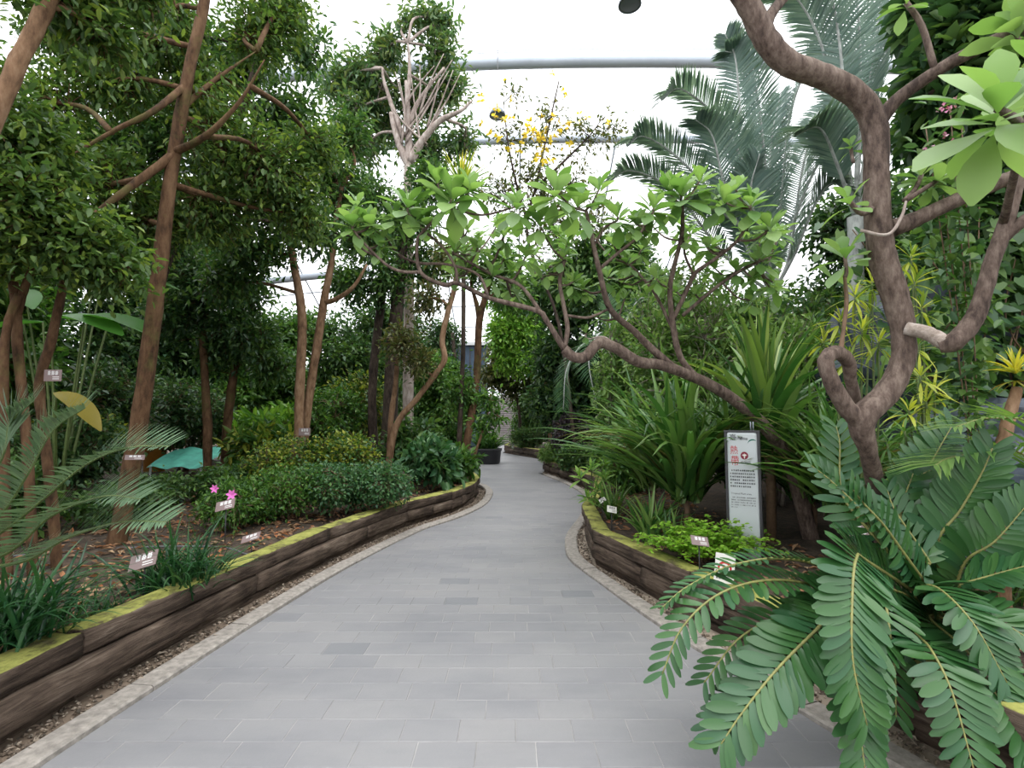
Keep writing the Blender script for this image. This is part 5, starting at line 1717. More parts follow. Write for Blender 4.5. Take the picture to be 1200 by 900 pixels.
tree('slim_tree', 'slim brown trunk between the turquoise sheet and the reddish trunk', 'tree',
     [T([(243, 570, 9.8), (243, 500, 9.8), (240, 440, 9.8), (238, 390, 9.8), (244, 340, 9.8)], [6, 6, 5, 5, 4])],
     [B(240, 330, 9.6, 40, 75), B(205, 370, 9.6, 34, 60), B(270, 390, 9.8, 34, 55), B(210, 300, 9.7, 34, 55)], 'bark_red', 'lf_dark', L=0.12, W=0.05, lpt=12, spread=0.2)
tree('slim_tree', 'slim brown trunk just beside the turquoise sheet, leaning slightly', 'tree',
     [T([(263, 560, 10.4), (266, 500, 10.4), (272, 450, 10.4), (280, 400, 10.4), (283, 350, 10.4)], [6, 6, 5.5, 5, 4])],
     [B(285, 345, 10.2, 36, 65), B(300, 400, 10.2, 30, 50), B(255, 410, 10.2, 30, 45), B(320, 430, 10.8, 28, 45)], 'bark_red', 'lf_deep', L=0.12, W=0.05, lpt=12, spread=0.2)
tree('broad_tree', 'dark thick furrowed trunk in the clump behind the low shrubs', 'tree',
     [T([(452, 530, 12.0), (458, 470, 12.0), (461, 410, 12.0), (466, 350, 12.0), (470, 300, 12.0), (476, 240, 12.0)], [11, 10, 10, 9, 8, 6]),
      T([(440, 530, 12.2), (436, 470, 12.2), (440, 410, 12.2), (447, 350, 12.2), (450, 290, 12.2)], [7, 6, 6, 6, 5])],
     [B(435, 285, 12, 36, 75), B(480, 260, 12, 34, 70), B(455, 330, 11.8, 26, 45), B(500, 310, 12.2, 26, 50), B(410, 330, 11.8, 30, 55), B(430, 230, 12.2, 32, 60), B(500, 215, 12.4, 30, 55)],
     'bark_dark', 'lf_deep', L=0.13, W=0.055, lpt=12, spread=0.22)
tree('crooked_tree', 'crooked forked trunk with bare tan limbs in the clump behind the low shrubs', 'tree',
     [T([(452, 540, 10.6), (464, 500, 10.6), (488, 468, 10.6), (512, 436, 10.6), (521, 420, 10.6), (518, 398, 10.6), (525, 365, 10.6), (533, 335, 10.6), (536, 295, 10.6)], [5, 4.5, 4, 4, 4.5, 4, 4, 3.5, 2.5]),
      T([(455, 540, 10.8), (458, 495, 10.8), (463, 455, 10.8), (466, 420, 10.8)], [4, 4, 3.5, 3])],
     [B(530, 300, 10.6, 24, 45), B(500, 350, 10.6, 20, 30), B(470, 400, 10.6, 26, 40), B(490, 425, 10.5, 20, 30)], 'bark_tan', 'lf_olive', L=0.11, W=0.045, lpt=10, spread=0.18)
tree('upright_tree', 'upright brown trunk that forks high beside the blue hut', 'tree',
     [T([(541, 545, 12.9), (550, 500, 13.1), (558, 450, 13.5), (560, 410, 13.5), (562, 375, 13.5), (568, 350, 13.5), (576, 325, 13.5)], [6, 5.5, 5, 5, 5, 4, 3]),
      (pix_line([(562, 378, 13.5), (558, 355, 13.5), (552, 335, 13.5)]), [0.07, 0.06, 0.04])],
     [B(585, 310, 13.4, 26, 55), B(555, 320, 13.4, 20, 35), B(600, 345, 13.6, 26, 55), B(540, 460, 13.2, 22, 40)], 'bark_red', 'lf_mid', L=0.13, W=0.055, lpt=11, spread=0.2)
tree('sapling', 'thin leaning sapling at the tip of the long mossy wall', 'tree',
     [T([(549, 565, 11.2), (556, 535, 11.2), (564, 510, 11.2), (571, 485, 11.2), (575, 462, 11.2)], [2.2, 2, 1.8, 1.5, 1.2])],
     [B(575, 470, 11.2, 12, 16), B(566, 500, 11.2, 11, 12), B(580, 488, 11.1, 9, 10)], 'bark_tan', 'lf_mid', L=0.14, W=0.05, lpt=7, spread=0.1, limb=0.01)
tree('bare_crown_tree', 'tall tree with bare pinkish limbs and bluish leaf tips below the roof pipes', 'tree',
     [T([(478, 500, 13.5), (479, 380, 13.5), (479, 260, 13.5), (478, 205, 13.5), (479, 170, 13.5), (478, 130, 13.5), (476, 95, 13.5)], [8, 7, 6, 6, 5, 4, 2.5]),
      (pix_line([(479, 195, 13.5), (470, 175, 13.5), (462, 150, 13.5), (458, 132, 13.5)]), [0.11, 0.09, 0.05]),
      (pix_line([(480, 190, 13.5), (495, 165, 13.4), (515, 142, 13.3), (540, 130, 13.2), (553, 118, 13.2)]), [0.12, 0.1, 0.08, 0.05, 0.03]),
      (pix_line([(478, 160, 13.5), (485, 130, 13.5), (500, 105, 13.5), (520, 80, 13.5)]), [0.08, 0.06, 0.03]),
      (pix_line([(472, 160, 13.5), (458, 120, 13.6), (450, 95, 13.6), (448, 80, 13.6)]), [0.08, 0.05, 0.03]),
      (pix_line([(477, 154, 13.4), (472, 119, 13.3), (463, 84, 13.2)]), [0.035, 0.022, 0.01]),
      (pix_line([(472, 130, 13.4), (487, 104, 13.3), (509, 77, 13.2)]), [0.035, 0.022, 0.01]),
      (pix_line([(502, 151, 13.4), (523, 119, 13.3), (539, 87, 13.2)]), [0.035, 0.022, 0.01]),
      (pix_line([(474, 158, 13.4), (498, 125, 13.3), (515, 92, 13.2)]), [0.035, 0.022, 0.01]),
      (pix_line([(492, 132, 13.4), (503, 98, 13.3), (520, 63, 13.2)]), [0.035, 0.022, 0.01]),
      (pix_line([(471, 168, 13.4), (474, 130, 13.3), (468, 93, 13.2)]), [0.035, 0.022, 0.01]),
      (pix_line([(493, 171, 13.4), (487, 131, 13.3), (482, 91, 13.2)]), [0.035, 0.022, 0.01]),
      (pix_line([(500, 169, 13.4), (475, 146, 13.3), (456, 122, 13.2)]), [0.035, 0.022, 0.01]),
      (pix_line([(501, 149, 13.4), (508, 122, 13.3), (515, 94, 13.2)]), [0.035, 0.022, 0.01]),
      (pix_line([(482, 145, 13.4), (492, 111, 13.3), (492, 76, 13.2)]), [0.035, 0.022, 0.01]),
      (pix_line([(492, 171, 13.4), (514, 127, 13.3), (531, 82, 13.2)]), [0.035, 0.022, 0.01]),
      (pix_line([(475, 168, 13.4), (501, 126, 13.3), (526, 83, 13.2)]), [0.035, 0.022, 0.01]),
      (pix_line([(493, 139, 13.4), (509, 105, 13.3), (530, 70, 13.2)]), [0.035, 0.022, 0.01]),
      (pix_line([(478, 120, 13.5), (480, 80, 13.5), (478, 50, 13.5)]), [0.06, 0.05, 0.02])],
     [B(425, 85, 14.3, 26, 60), B(450, 60, 14.3, 20, 45), B(440, 115, 14.5, 26, 55), B(476, 25, 14.2, 9, 20), B(503, 20, 14.2, 10, 24), B(520, 30, 14.3, 12, 26), B(515, 65, 14.3, 20, 40), B(530, 100, 14.5, 22, 45),
      B(415, 130, 14.3, 24, 45), B(505, 120, 14.9, 22, 40), B(480, 110, 14.9, 26, 40), B(425, 175, 14.5, 26, 45), B(500, 175, 14.9, 26, 55), B(540, 170, 14.9, 20, 35), B(455, 150, 15.1, 22, 40), B(395, 100, 14.5, 20, 40)],
     'bark_pale', 'lf_hazy', L=0.2, W=0.07, lpt=11, spread=0.32, twig=0.016, limb=0.045, dens=0.72)
yf_t = tree('yellow_blossom_tree', 'airy slender tree with sparse leaves and yellow blossoms below the roof pipes', 'tree',
            [T([(676, 500, 15.0), (655, 380, 15.0), (618, 280, 15.0), (630, 210, 15.0), (645, 140, 15.0), (655, 95, 15.0)], [2.6, 2.3, 2.1, 1.8, 1.3, 0.8]),
             (pix_line([(620, 265, 15.0), (605, 215, 15.0), (595, 165, 15.0), (590, 120, 15.0)]), [0.045, 0.03, 0.01]),
             (pix_line([(628, 220, 15.0), (660, 190, 14.9), (690, 160, 14.9), (705, 140, 14.9)]), [0.045, 0.03, 0.01])],
            [B(600, 165, 15.0, 32, 22), B(650, 150, 15.0, 35, 24), B(690, 165, 15.0, 30, 22), B(620, 215, 15.0, 36, 45), B(660, 215, 15.0, 34, 40), B(585, 225, 15.0, 28, 30), B(600, 110, 15.0, 20, 7), B(715, 150, 15.0, 22, 12),
             B(640, 262, 15.0, 40, 60), B(690, 260, 15.0, 34, 40)],
            'bark_dark', 'lf_olive', L=0.15, W=0.06, lpt=7, spread=0.24, twig=0.008, limb=0.016, dens=0.7)
lm = MB()
pos = np.array([tuple(P(random.gauss(px, 13), random.gauss(py, 9), 14.8 + random.uniform(-.3, .3))) for px, py, k in ((583, 132, 7), (640, 150, 14), (655, 160, 10), (635, 175, 10), (597, 118, 3), (690, 145, 6), (615, 158, 8), (650, 97, 3), (642, 182, 8), (580, 160, 4)) for _ in range(k)])
n = len(pos)
for k in range(5):
    scatter(lm, pos, np.c_[RNG.normal(0, 1, (n, 2)), RNG.normal(0.3, 0.5, n)], np.c_[RNG.normal(0, 0.6, n), -0.8 + 0 * pos[:, 0], RNG.normal(0.5, 0.4, n)], RNG.uniform(0.10, 0.17, n), 0.11, 'hex')
part('blossoms', lm, 'petal_yellow', yf_t, kind='stuff')

fpb = at_bed(537, 13.0)
fpt = P(541, 222, 13.0)
fpo = thing('fan_palm', 'slender palm with a spiky yellow green crown behind the rosette tree', 'palm', tuple(fpb))
mb = MB(); tube(mb, catmull([fpb + Vector((0, 0, -0.06)), (fpb + fpt) / 2 + Vector((0.1, 0, 0)), fpt], 6), [0.07, 0.06, 0.05], 8, 0.04)
part('trunk', mb, 'bark_dark', fpo)
FAN = [blade_mesh('leaf', mm_, a, b, 0.06, 6) for a, b, mm_ in ((85, 10, 'lf_yellow'), (65, 15, 'lf_croton'), (45, 25, 'lf_croton'), (20, 30, 'lf_mid'), (-10, 30, 'lf_deep'), (5, 40, 'lf_mid'))]
for k in range(90):
    link('leaf', FAN[k % 6], fpo, Matrix.Translation(fpt - fpb) @ Matrix.Rotation(k * 2.4, 4, 'Z') @ Matrix.Scale(random.uniform(0.8, 1.15), 4))

# ------------------------------------------------------------------ cycad at the near end of the long wall
cy = Vector((-3.02, 2.75, bed_z(-3.02, 2.75)))
cyc = thing('sago_cycad', 'grey green sago cycad with stiff feather fronds above the sleeper wall', 'cycad', tuple(cy))
mb = MB(); tube(mb, catmull([cy + Vector((0, 0, -0.06)), cy + Vector((0, 0, 0.25)), cy + Vector((0.0, 0, 0.52))], 5), [0.13, 0.15, 0.10], 14, 0.06)
part('trunk', mb, 'bark_dark', cyc)
ct = cy + Vector((0, 0, 0.5))
for pts, ll in (([(-5, 610, 2.7), (30, 560, 2.65), (62, 505, 2.62), (100, 478, 2.6)], 0.27), ([(0, 625, 2.65), (45, 590, 2.5), (100, 545, 2.4), (150, 525, 2.35), (198, 523, 2.3)], 0.2),
                ([(5, 650, 2.55), (60, 605, 2.4), (120, 582, 2.3), (165, 585, 2.25)], 0.2), ([(20, 660, 2.5), (80, 630, 2.35), (140, 612, 2.25), (195, 612, 2.2)], 0.2),
                ([(-20, 580, 2.8), (5, 530, 2.8), (12, 495, 2.8), (40, 470, 2.8)], 0.26), ([(-60, 560, 2.7), (-70, 480, 2.7), (-60, 420, 2.6)], 0.26),
                ([(-60, 600, 3.0), (-40, 540, 3.3), (-10, 520, 3.5)], 0.25), ([(-90, 640, 2.6), (-140, 640, 2.5), (-180, 700, 2.4)], 0.24), ([(-80, 580, 2.9), (-130, 540, 3.0), (-180, 560, 3.1)], 0.24)):
    frond_joined(cyc, catmull([ct] + [P(*p) for p in pts], 7), 78, ll * 1.12, 0.0125, 'lf_cycad', 'stem_green', 0.009, 0.12, 52, 22, 0.05, up=(0, -0.5, 1))

# grass tufts over the mossy sleepers
gb = Vector((-2.78, 2.75, bed_z(-2.78, 2.75)))
strap_plant('grass_tuft', 'dark green grass tuft spilling over the sleepers under the cycad', 'grass tuft', (-2.86, 3.02, bed_z(-2.86, 3.02)), 230, 0.4, 0.72, STG, jit=0.2, part_name='blade')
strap_plant('grass_tuft', 'dark green grass tuft by the name plate, hanging over yellow moss', 'grass tuft', (-2.62, 4.15, bed_z(-2.62, 4.15)), 240, 0.36, 0.66, STG, jit=0.22, part_name='blade')
strap_plant('grass_tuft', 'small thin grass tuft at the edge between the two larger tufts', 'grass tuft', (-2.8, 3.58, bed_z(-2.8, 3.58)), 60, 0.2, 0.36, STG, jit=0.12, part_name='blade')

# broad leaves (taro / banana) at the side
BIG = [leaf_mesh('leaf', 'lf_bigleaf', elliptic, 0.46, c_, 0.15, 8, wave=0.008) for c_ in (0.2, 0.45)]
BIGY = [leaf_mesh('leaf', 'lf_autumn', elliptic, 0.34, 0.35, 0.15, 8, wave=0.01)]


def broad_plant(name, label, base, leaves, mat_set=BIG):
    o = thing(name, label, 'plant', tuple(base))
    for (px, py, d, dx, dy, dz, s, old) in leaves:
        e = P(px, py, d)
        mb = MB(); tube(mb, catmull([base + Vector((0, 0, -0.05)), (base + e) / 2 + Vector((0, 0, 0.1)), e], 5), [0.02, 0.010], 7)
        lf = part('stalk', mb, 'stem_green', o)
        link('leaf', random.choice(BIGY if old else mat_set), lf, frame_matrix(e - o.location, (dx, dy, dz), (0.1, -0.25, 1), s))
    return o


bb = at_bed(75, 6.3)
broad_plant('banana_plant', 'plant with huge light green paddle leaves behind the slim stems', bb,
            [(50, 378, 6.0, -1, -0.3, -0.1, 0.9, 0), (60, 372, 5.9, 1, -0.2, -0.05, 1.0, 0), (100, 370, 6.0, 1, -0.1, -0.1, 0.95, 0), (30, 345, 6.2, -0.4, -0.5, 0.3, 0.8, 0), (110, 330, 6.4, 0.8, 0.2, 0.35, 0.9, 0),
             (65, 460, 5.6, 1, -0.3, -0.25, 0.75, 1), (150, 300, 6.8, 0.3, 0.1, 0.8, 0.9, 0), (130, 280, 7.0, -0.6, 0.2, 0.6, 0.9, 0), (20, 340, 6.3, 0.6, -0.4, -0.2, 0.7, 0)])

# ------------------------------------------------------------------ low planting behind the long wall
S = shrub
S('shrub', 'low bluish small leaved shrub overhanging the sleepers at the curve', 'shrub', -1.98, 7.55, 0.62, 0.72, 'lf_blue', 0.05, 0.03, 330, 11)
S('shrub', 'fine leaved bluish shrub beside the overhanging one at the curve', 'shrub', -2.55, 7.2, 0.6, 0.75, 'lf_blue', 0.048, 0.028, 300, 11)
S('shrub', 'dense mid green shrub at the foot of the twin trunks', 'shrub', -2.95, 6.9, 0.62, 0.7, 'lf_mid', 0.05, 0.026, 300, 11)
S('shrub', 'feathery green shrub beside the pink flowers', 'shrub', -3.3, 6.3, 0.5, 0.55, 'lf_mid', 0.055, 0.022, 220, 11)
S('shrub', 'yellow tipped green shrub behind the fine bluish ones', 'shrub', -2.9, 8.7, 0.75, 1.15, 'lf_mixed', 0.065, 0.035, 320, 11)
S('shrub', 'yellow tipped green shrub behind the dense mid green one', 'shrub', -3.7, 8.4, 0.7, 1.05, 'lf_mixed', 0.06, 0.032, 280, 11)
S('big_leaf_shrub', 'shrub with large dull green leaves near the tip of the mossy wall', 'shrub', -1.55, 9.9, 0.62, 1.0, 'lf_blue', 0.16, 0.075, 75, 9, 'hex')
S('big_leaf_shrub', 'large leaved green shrub at the very tip of the mossy wall', 'shrub', -1.15, 11.0, 0.48, 0.8, 'lf_mid', 0.16, 0.07, 55, 9, 'hex')
S('big_leaf_shrub', 'tall large leaved shrub under the crooked trunk', 'shrub', -2.1, 11.2, 0.8, 1.5, 'lf_deep', 0.15, 0.07, 100, 9, 'hex')
S('shrub', 'green fern like shrub around the slim trunks by the turquoise sheet', 'shrub', -4.5, 8.2, 0.6, 0.5, 'lf_deep', 0.08, 0.032, 200, 10)
S('shrub', 'low green shrub in front of the turquoise sheet', 'shrub', -5.2, 7.6, 0.6, 0.42, 'lf_deep', 0.07, 0.03, 190, 10)
S('shrub', 'low dark shrub beside the mossy foot of the reddish trunk', 'shrub', -4.7, 6.2, 0.55, 0.42, 'lf_deep', 0.07, 0.03, 160, 10)
S('big_leaf_shrub', 'light green ginger like clump behind the turquoise sheet', 'shrub', -5.4, 11.8, 0.95, 1.5, 'lf_lime', 0.26, 0.07, 75, 9, 'hex')
S('big_leaf_shrub', 'light green ginger like clump beside the twin trunks', 'shrub', -4.9, 10.2, 0.8, 1.1, 'lf_mixed', 0.2, 0.06, 80, 9, 'hex')
S('shrub', 'bright green leafy shrub behind the twin trunks', 'shrub', -4.3, 12.0, 1.0, 2.1, 'lf_mid', 0.10, 0.05, 260, 11)
S('shrub', 'tall bright green shrub between the twin trunks and the dark trunk', 'shrub', -4.1, 13.6, 1.2, 2.8, 'lf_mixed', 0.11, 0.05, 300, 11)
S('shrub', 'dark rounded shrub behind the slim trunks', 'shrub', -7.3, 11.5, 1.2, 2.2, 'lf_dark', 0.11, 0.05, 280, 11)
S('shrub', 'dark tall shrub behind the reddish trunk', 'shrub', -7.6, 9.4, 1.1, 2.6, 'lf_dark', 0.10, 0.048, 300, 11)
S('shrub', 'green shrub with pale spots behind the fading paddle leaf', 'shrub', -7.2, 8.4, 0.9, 1.3, 'lf_mixed', 0.07, 0.035, 240, 11)
S('shrub', 'dark shrub behind the slim stems and the cycad', 'shrub', -5.9, 6.6, 0.9, 1.4, 'lf_dark', 0.09, 0.042, 240, 11)
S('shrub', 'mid green shrub beyond the cycad stems', 'shrub', -5.3, 5.2, 0.7, 1.0, 'lf_deep', 0.09, 0.042, 200, 11)
# red bracts
brs = strap_plant('bromeliad_clump', 'low clump of reddish bromeliad leaves beside the slim trunks', 'plant', tuple(at_bed(290, 9.3)), 40, 0.18, 0.34, [blade_mesh('leaf', 'bract_red', a, b, 0.16, 6) for a, b in ((60, 40), (40, 40), (25, 30))], jit=0.2)
# pink flowers
PET = leaf_mesh('petal', 'petal_pink', elliptic, 0.5, 0.2, 0.1, 4)


def flower(px, py, d, s, label):
    e = P(px, py, d)
    b_ = Vector((e.x + 0.03, e.y, bed_z(e.x, e.y)))
    o = thing('pink_flower', label, 'flower', tuple(b_), 'pink flowers')
    mb = MB(); tube(mb, catmull([b_ + Vector((0, 0, -0.04)), (b_ + e) / 2 + Vector((0.02, 0, 0)), e], 4), 0.004, 5)
    st_ = part('stem', mb, 'stem_green', o)
    for k in range(6):
        a = k * PI / 3
        link('petal', PET, o, frame_matrix(e - b_, (math.cos(a), -0.5, math.sin(a) + 0.25), (0, -1, 0.3), s))
    for k in range(4):
        a = k * 1.7
        link('leaf', ELLM[0], o, frame_matrix((e - b_) * (0.3 + 0.12 * k), (math.cos(a), math.sin(a), 0.4), (0, 0, 1), 0.08))


flower(252, 573, 5.9, 0.055, 'pink flower standing a little back from the brown name plate')
flower(272, 580, 5.7, 0.065, 'open pink flower right above the brown name plate')
# irrigation pipe on the soil
mb = MB()
pts = [(-5.2, 4.4), (-4.4, 4.9), (-3.7, 5.3), (-3.0, 5.35), (-2.6, 5.15), (-2.35, 5.0)]
tube(mb, catmull([(x, y, bed_z(x, y) + 0.012) for x, y in pts], 5), 0.009, 8)
tag(link('irrigation_pipe', mb.mesh('irrigation_pipe', 'cable')), 'thin dark irrigation pipe lying on the leaf litter', 'pipe')
plant_label(357, 506, 8.85, 0.2, 0.13, 'small brown plate fixed to the crossing twin trunks', tilt=0, stake=False)
plant_label(158, 536, 5.18, 0.2, 0.05, 'narrow plate strapped to the reddish mossy trunk', tilt=10, stake=False)
plant_label(62, 440, 4.38, 0.15, 0.1, 'dim dark plate on one of the slim stems behind the cycad', tilt=0, stake=False)

S('shrub', 'low green shrub on the soil in front of the slate rock', 'shrub', 4.3, 3.9, 0.55, 0.6, 'lf_deep', 0.08, 0.04, 160, 10)
S('shrub', 'low mixed green shrub close beside the coarse feather cycad', 'shrub', 3.75, 2.75, 0.5, 0.5, 'lf_mixed', 0.07, 0.035, 150, 10)
strap_plant('strap_plant', 'small strap leaved clump between the rock and the feather cycad', 'plant', (3.5, 3.7, bed_z(3.5, 3.7)), 60, 0.35, 0.6, STD, jit=0.1)
S('shrub', 'low dark shrub at the foot of the creeper rock', 'shrub', 5.6, 4.1, 0.6, 0.7, 'lf_dark', 0.09, 0.045, 160, 10)

# potted plant
strap_plant('potted_grass', 'bushy grass like plant filling the round dark pot', 'plant', (px_, py_, 0.52), 250, 0.6, 1.15, [blade_mesh('blade', 'lf_mid', a, b, 0.075, 6) for a, b in SPEC_STRAP], jit=0.32, part_name='blade')

# ------------------------------------------------------------------ planting beyond the bend
S('mound_shrub', 'low rounded dark green shrub on the far sleeper wall before the stairs', 'shrub', 0.75, 25.8, 1.1, 1.35, 'lf_deep', 0.10, 0.035, 330, 11)
S('shrub', 'tall dark shrub between the potted plant and the hut', 'shrub', -2.45, 23.0, 0.85, 3.6, 'lf_deep', 0.15, 0.07, 200, 11)
S('purple_shrub', 'dark purple leaved shrub in the far part of the pillar bed', 'shrub', 1.85, 15.6, 0.75, 1.65, 'lf_purple', 0.10, 0.045, 260, 11)
S('pale_tuft', 'pale variegated low tuft below the purple shrub', 'shrub', 1.35, 16.3, 0.5, 0.6, 'lf_pale', 0.14, 0.02, 130, 11)
S('shrub', 'dark low green shrub hanging over the far sleepers', 'shrub', 1.75, 14.2, 0.55, 0.75, 'lf_deep', 0.09, 0.045, 200, 11)
S('shrub', 'small pale flowering shrub between the strap leaves and the far sleepers', 'shrub', 2.35, 12.0, 0.6, 0.95, 'lf_mid', 0.09, 0.045, 180, 11)
S('shrub', 'leafy green shrub right behind the narrow leaved tuft', 'shrub', 2.1, 9.6, 0.55, 0.8, 'lf_mid', 0.10, 0.04, 170, 11)
tree('far_tree', 'small tree with a thin leaning trunk at the foot of the stairs', 'tree',
     [T([(612, 500, 27), (608, 480, 27), (604, 460, 27), (600, 440, 27)], [2.2, 2, 1.8, 1.4])],
     [B(595, 442, 27, 18, 65), B(615, 425, 27, 20, 60), B(578, 440, 27, 17, 60), B(600, 460, 27, 9, 22), B(585, 415, 27, 17, 50), B(628, 450, 27, 15, 40)], 'bark_dark', 'lf_olive', L=0.2, W=0.09, lpt=11, spread=0.35, limb=0.03)
tree('far_tree', 'bright lime green tree beyond the bend', 'tree',
     [T([(646, 500, 24.6), (640, 450, 24.6), (628, 400, 24.6), (614, 360, 24.6)], [3, 2.6, 2.2, 1.6])],
     [B(604, 422, 24.4, 24, 90), B(592, 392, 24.4, 24, 85), B(622, 395, 24.4, 22, 80), B(605, 360, 24.6, 24, 80), B(630, 365, 24.6, 20, 60), B(588, 352, 24.8, 20, 50)], 'bark_red', 'lf_lime', L=0.2, W=0.10, lpt=12, spread=0.35)
tree('far_tree', 'dark green tree beyond the purple shrub', 'tree',
     [T([(668, 520, 17.5), (668, 470, 17.5), (664, 420, 17.5), (660, 370, 17.5)], [5, 4.5, 4, 3])],
     [B(655, 420, 17.2, 32, 95), B(690, 430, 17.2, 32, 95), B(665, 470, 17.2, 30, 85), B(640, 470, 17.4, 22, 60), B(670, 370, 17.6, 36, 100), B(635, 340, 17.8, 26, 60), B(700, 480, 17, 26, 70)], 'bark_dark', 'lf_dark', L=0.2, W=0.09, lpt=12, spread=0.33)
tree('far_tree', 'mid green tree behind the arching rosette branches', 'tree',
     [T([(720, 520, 15.5), (722, 450, 15.5), (718, 390, 15.5), (714, 330, 15.5)], [5, 4.5, 4, 3])],
     [B(710, 340, 15.2, 40, 100), B(750, 370, 15.2, 36, 85), B(690, 310, 15.4, 34, 80), B(750, 430, 15, 34, 80), B(665, 330, 15.6, 28, 60), B(735, 300, 15.4, 34, 75)], 'bark_dark', 'lf_deep', L=0.18, W=0.08, lpt=12, spread=0.3)
tree('far_tree', 'dark tree standing to the side of the staircase, beside the hut', 'tree',
     [T([(540, 510, 24), (538, 470, 24), (534, 430, 24), (530, 390, 24)], [4, 3.5, 3, 2])],
     [B(530, 450, 23.8, 26, 70), B(550, 470, 23.6, 20, 55), B(505, 440, 24, 26, 60), B(500, 470, 24, 24, 55)], 'bark_dark', 'lf_dark', L=0.22, W=0.10, lpt=12, spread=0.35)
S('bush', 'light green small leaved bush behind the rosette tree', 'shrub', 3.0, 9.0, 1.2, 4.3, 'lf_pale', 0.10, 0.045, 360, 11, 'hex', bark='bark_pale')
S('bush', 'light green bush with slim pale stems behind the striped sword leaves', 'shrub', 3.9, 7.6, 1.0, 3.3, 'lf_pale', 0.09, 0.04, 320, 11, 'hex', bark='bark_pale')
S('bush', 'dark green bush in front of the feather palms', 'shrub', 4.6, 8.6, 1.1, 3.6, 'lf_deep', 0.11, 0.05, 280, 11)
S('bush', 'slender light green bush behind the bend of the arching trunk', 'shrub', 2.25, 10.4, 0.8, 3.7, 'lf_pale', 0.10, 0.045, 240, 11, 'hex', bark='bark_pale')
S('bush', 'tall hazy green bush right behind the silvery feather palm', 'shrub', 5.3, 11.3, 1.3, 4.6, 'lf_hazy', 0.12, 0.055, 300, 11)
S('bush', 'dark green bush between the strap leaves and the drooping palm', 'shrub', 2.9, 11.0, 1.0, 2.6, 'lf_dark', 0.11, 0.05, 280, 11)
S('bush', 'green bush with pale leaves to the side of the tall grey palm', 'shrub', 6.3, 9.8, 1.3, 4.0, 'lf_deep', 0.12, 0.055, 280, 11)
tree('dark_tree', 'dark broad leaved tree above the creeper rock', 'tree',
     [T([(1230, 600, 5.2), (1235, 400, 5.2), (1230, 200, 5.2), (1215, 60, 5.2), (1190, -40, 5.2)], [14, 13, 12, 10, 7]),
      (pix_line([(1218, 90, 5.2), (1180, 70, 5.1), (1130, 80, 5.0), (1090, 110, 5.0)]), [0.06, 0.04, 0.02])],
     [B(1140, 40, 5.0, 55, 75), B(1185, 10, 5.0, 50, 60), B(1110, 90, 5.1, 40, 45), B(1150, 120, 5.4, 45, 55), B(1090, 20, 5.4, 35, 28), B(1190, 90, 5.2, 40, 45), B(1100, 150, 5.8, 38, 45), B(1180, 170, 5.6, 40, 50)],
     'bark_dark', 'lf_dark', L=0.2, W=0.085, lpt=9, kind='hex', spread=0.16)
# rose blossom spray near the large rosette
rb = P(1108, 165, 3.9)
rt = thing('blossom_shrub', 'leggy shrub with pink blossom sprays under the large rosette', 'shrub', tuple(at_bed(1140, 4.0)))
mb, lm, l2 = MB(), MB(), MB()
for k in range(4):
    e = np.array(tuple(P(1085 + k * 14, 150 + 30 * math.sin(k * 2.1), 3.9)))
    c_ = catmull([tuple(rt.location), tuple(np.array(rt.location) * 0.5 + e * 0.5 + np.array([0.1, 0.1, 0.1])), e], 5)
    tube(mb, c_, [0.007, 0.004], 5)
    lp_ = np.repeat(catmull(c_, 4)[6:], 5, 0)
    n = len(lp_)
    scatter(l2, lp_ + RNG.normal(0, 0.09, (n, 3)), RNG.normal(0, 1, (n, 3)), RNG.normal(0, 0.4, (n, 3)) + np.array([0, 0, 1]), 0.11, 0.055, 'hex')
    if k in (1, 2, 4):
        scatter(lm, e + RNG.normal(0, 0.04, (26, 3)), RNG.normal(0, 1, (26, 3)), RNG.normal(0, 1, (26, 3)), 0.035, 0.03)
part('stems', mb, 'stem_brown', rt, kind='stuff')
part('foliage', l2, 'lf_deep', rt, kind='stuff')
part('blossoms', lm, 'petal_rose', rt, kind='stuff')

# ------------------------------------------------------------------ background planting: a few built trees, copied along both sides
def filler(name, label, leaf, hh, rr, n, L, bark='bark_dark'):
    x, y = 0.0, 0.0
    o = thing(name, label, 'tree', (0, 0, 0), 'trees closing the view')
    mb = MB()
    ln = catmull([(0, 0, -0.1), (0.1, 0, hh * 0.3), (-0.05, 0.1, hh * 0.7), (0, 0, hh * 0.9)], 5)
    tube(mb, ln, [0.14, 0.11, 0.07], 8, 0.04)
    part('trunk', mb, bark, o)
    w, l = MB(), MB()
    bl = []
    for k in range(9):
        a = k * 2.4
        bl.append(((rr * 0.6 * math.cos(a), rr * 0.6 * math.sin(a), hh * (0.25 + 0.72 * k / 8)), (rr * 0.6, rr * 0.6, hh * 0.17), n / 9))
    crown(w, l, ln[3:], bl, 1.0, 12, L, L * 0.45, 0.3, 0.03, 0.008, 'dia', 0.3)
    part('branches', w, bark, o, kind='stuff')
    part('foliage', l, leaf, o, kind='stuff')
    return o


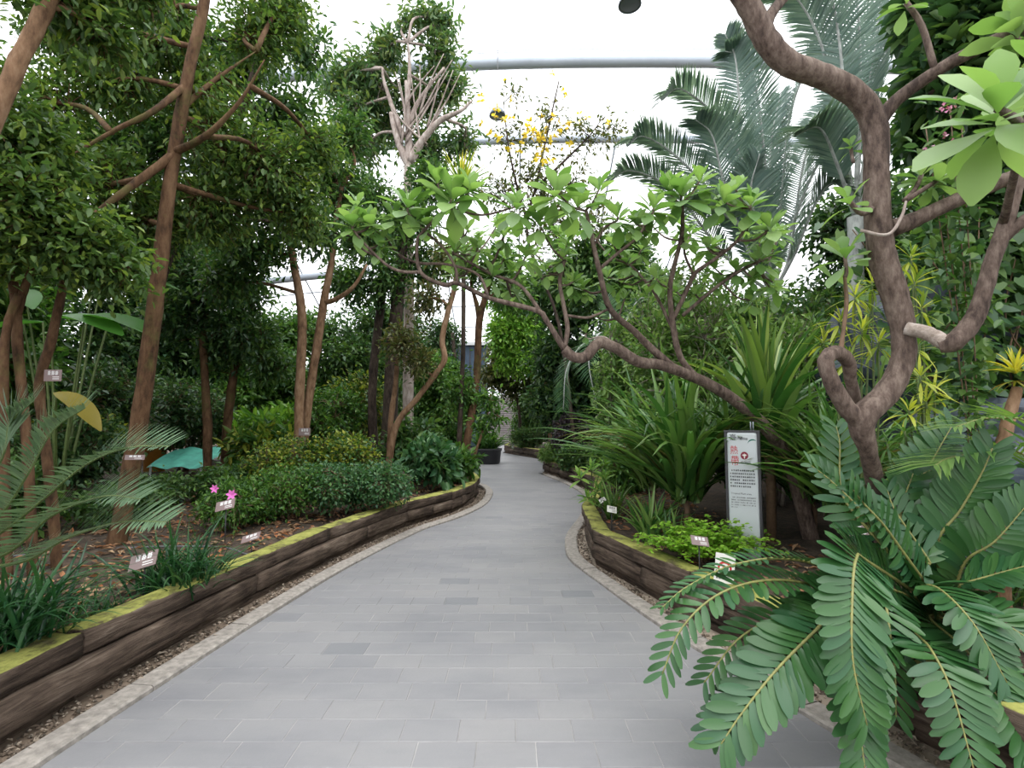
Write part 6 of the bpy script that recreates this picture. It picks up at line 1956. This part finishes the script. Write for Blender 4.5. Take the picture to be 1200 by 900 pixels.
fa = filler('background_tree', '', 'lf_dark', 6.0, 1.6, 900, 0.17)
fb_ = filler('background_tree', '', 'lf_deep', 5.0, 1.7, 900, 0.16)
fc = filler('background_tree', '', 'lf_mid', 4.0, 1.5, 820, 0.15, 'bark_red')
first = {id(fa): True, id(fb_): True, id(fc): True}
PLACE = [(fa, -9.5, 13.5, 'dark bushy tree far behind the reddish mossy trunk'), (fb_, -11.5, 11.0, 'dense green tree far behind the banana leaves'), (fa, -13.0, 8.5, 'dark bushy tree far behind the slim stems of the cycad side'),
         (fc, -7.6, 15.0, 'mid green bushy tree behind the turquoise sheet'), (fb_, -10.0, 9.0, 'dense green tree behind the fading paddle leaf'), (fc, -8.6, 7.4, 'mid green bushy tree behind the multi stemmed cluster'),
         (fa, -8.2, 5.4, 'dark bushy tree beside the leaning pinkish trunk'), (fb_, -5.6, 22.0, 'dense green tree beyond the side path, behind the dark furrowed trunk'), (fc, -7.8, 24.0, 'mid green bushy tree beyond the side path, behind the twin trunks'),
         (fa, -4.4, 24.5, 'dark bushy tree beyond the potted plant'), (fb_, -10.5, 21.5, 'dense green tree far along the side path'), (fc, -3.6, 21.8, 'mid green bushy tree right behind the potted plant'),
         (fb_, 3.2, 20.8, 'dense green tree behind the purple shrub'), (fa, 2.9, 26.0, 'dark bushy tree on the far low sleeper wall'), (fc, 1.6, 30.0, 'mid green bushy tree beside the staircase, on the far bed'),
         (fa, 4.6, 17.5, 'dark bushy tree behind the drooping palm'), (fb_, 5.4, 14.5, 'dense green tree behind the light green bushes'), (fc, 6.4, 12.0, 'mid green bushy tree behind the silvery palm'),
         (fa, 8.6, 11.5, 'dark bushy tree behind the tall grey palm'), (fb_, 8.6, 8.0, 'dense green tree behind the creeper rock'), (fa, 7.2, 6.2, 'dark bushy tree beside the creeper rock'), (fa, -12.5, 17.5, 'dark bushy tree at the end of the side path'),
         (fc, -11.0, 6.0, 'mid green bushy tree far out behind the leaning trunk'), (fb_, -5.4, 17.2, 'dense green tree at the corner of the side path')]
for src, x, y, lab in PLACE:
    z = bed_z(x, y) if y < 19 else 0.1
    if (15.8 < y < 20.4 and x < 0):
        z = 0.0
    if first[id(src)]:
        first[id(src)] = False
        src.location = (x, y, z - 0.02); src['label'] = lab
    else:
        copy_tree(src, (x, y, z - 0.02), lab, random.uniform(0.9, 1.1), random.uniform(0, 6))
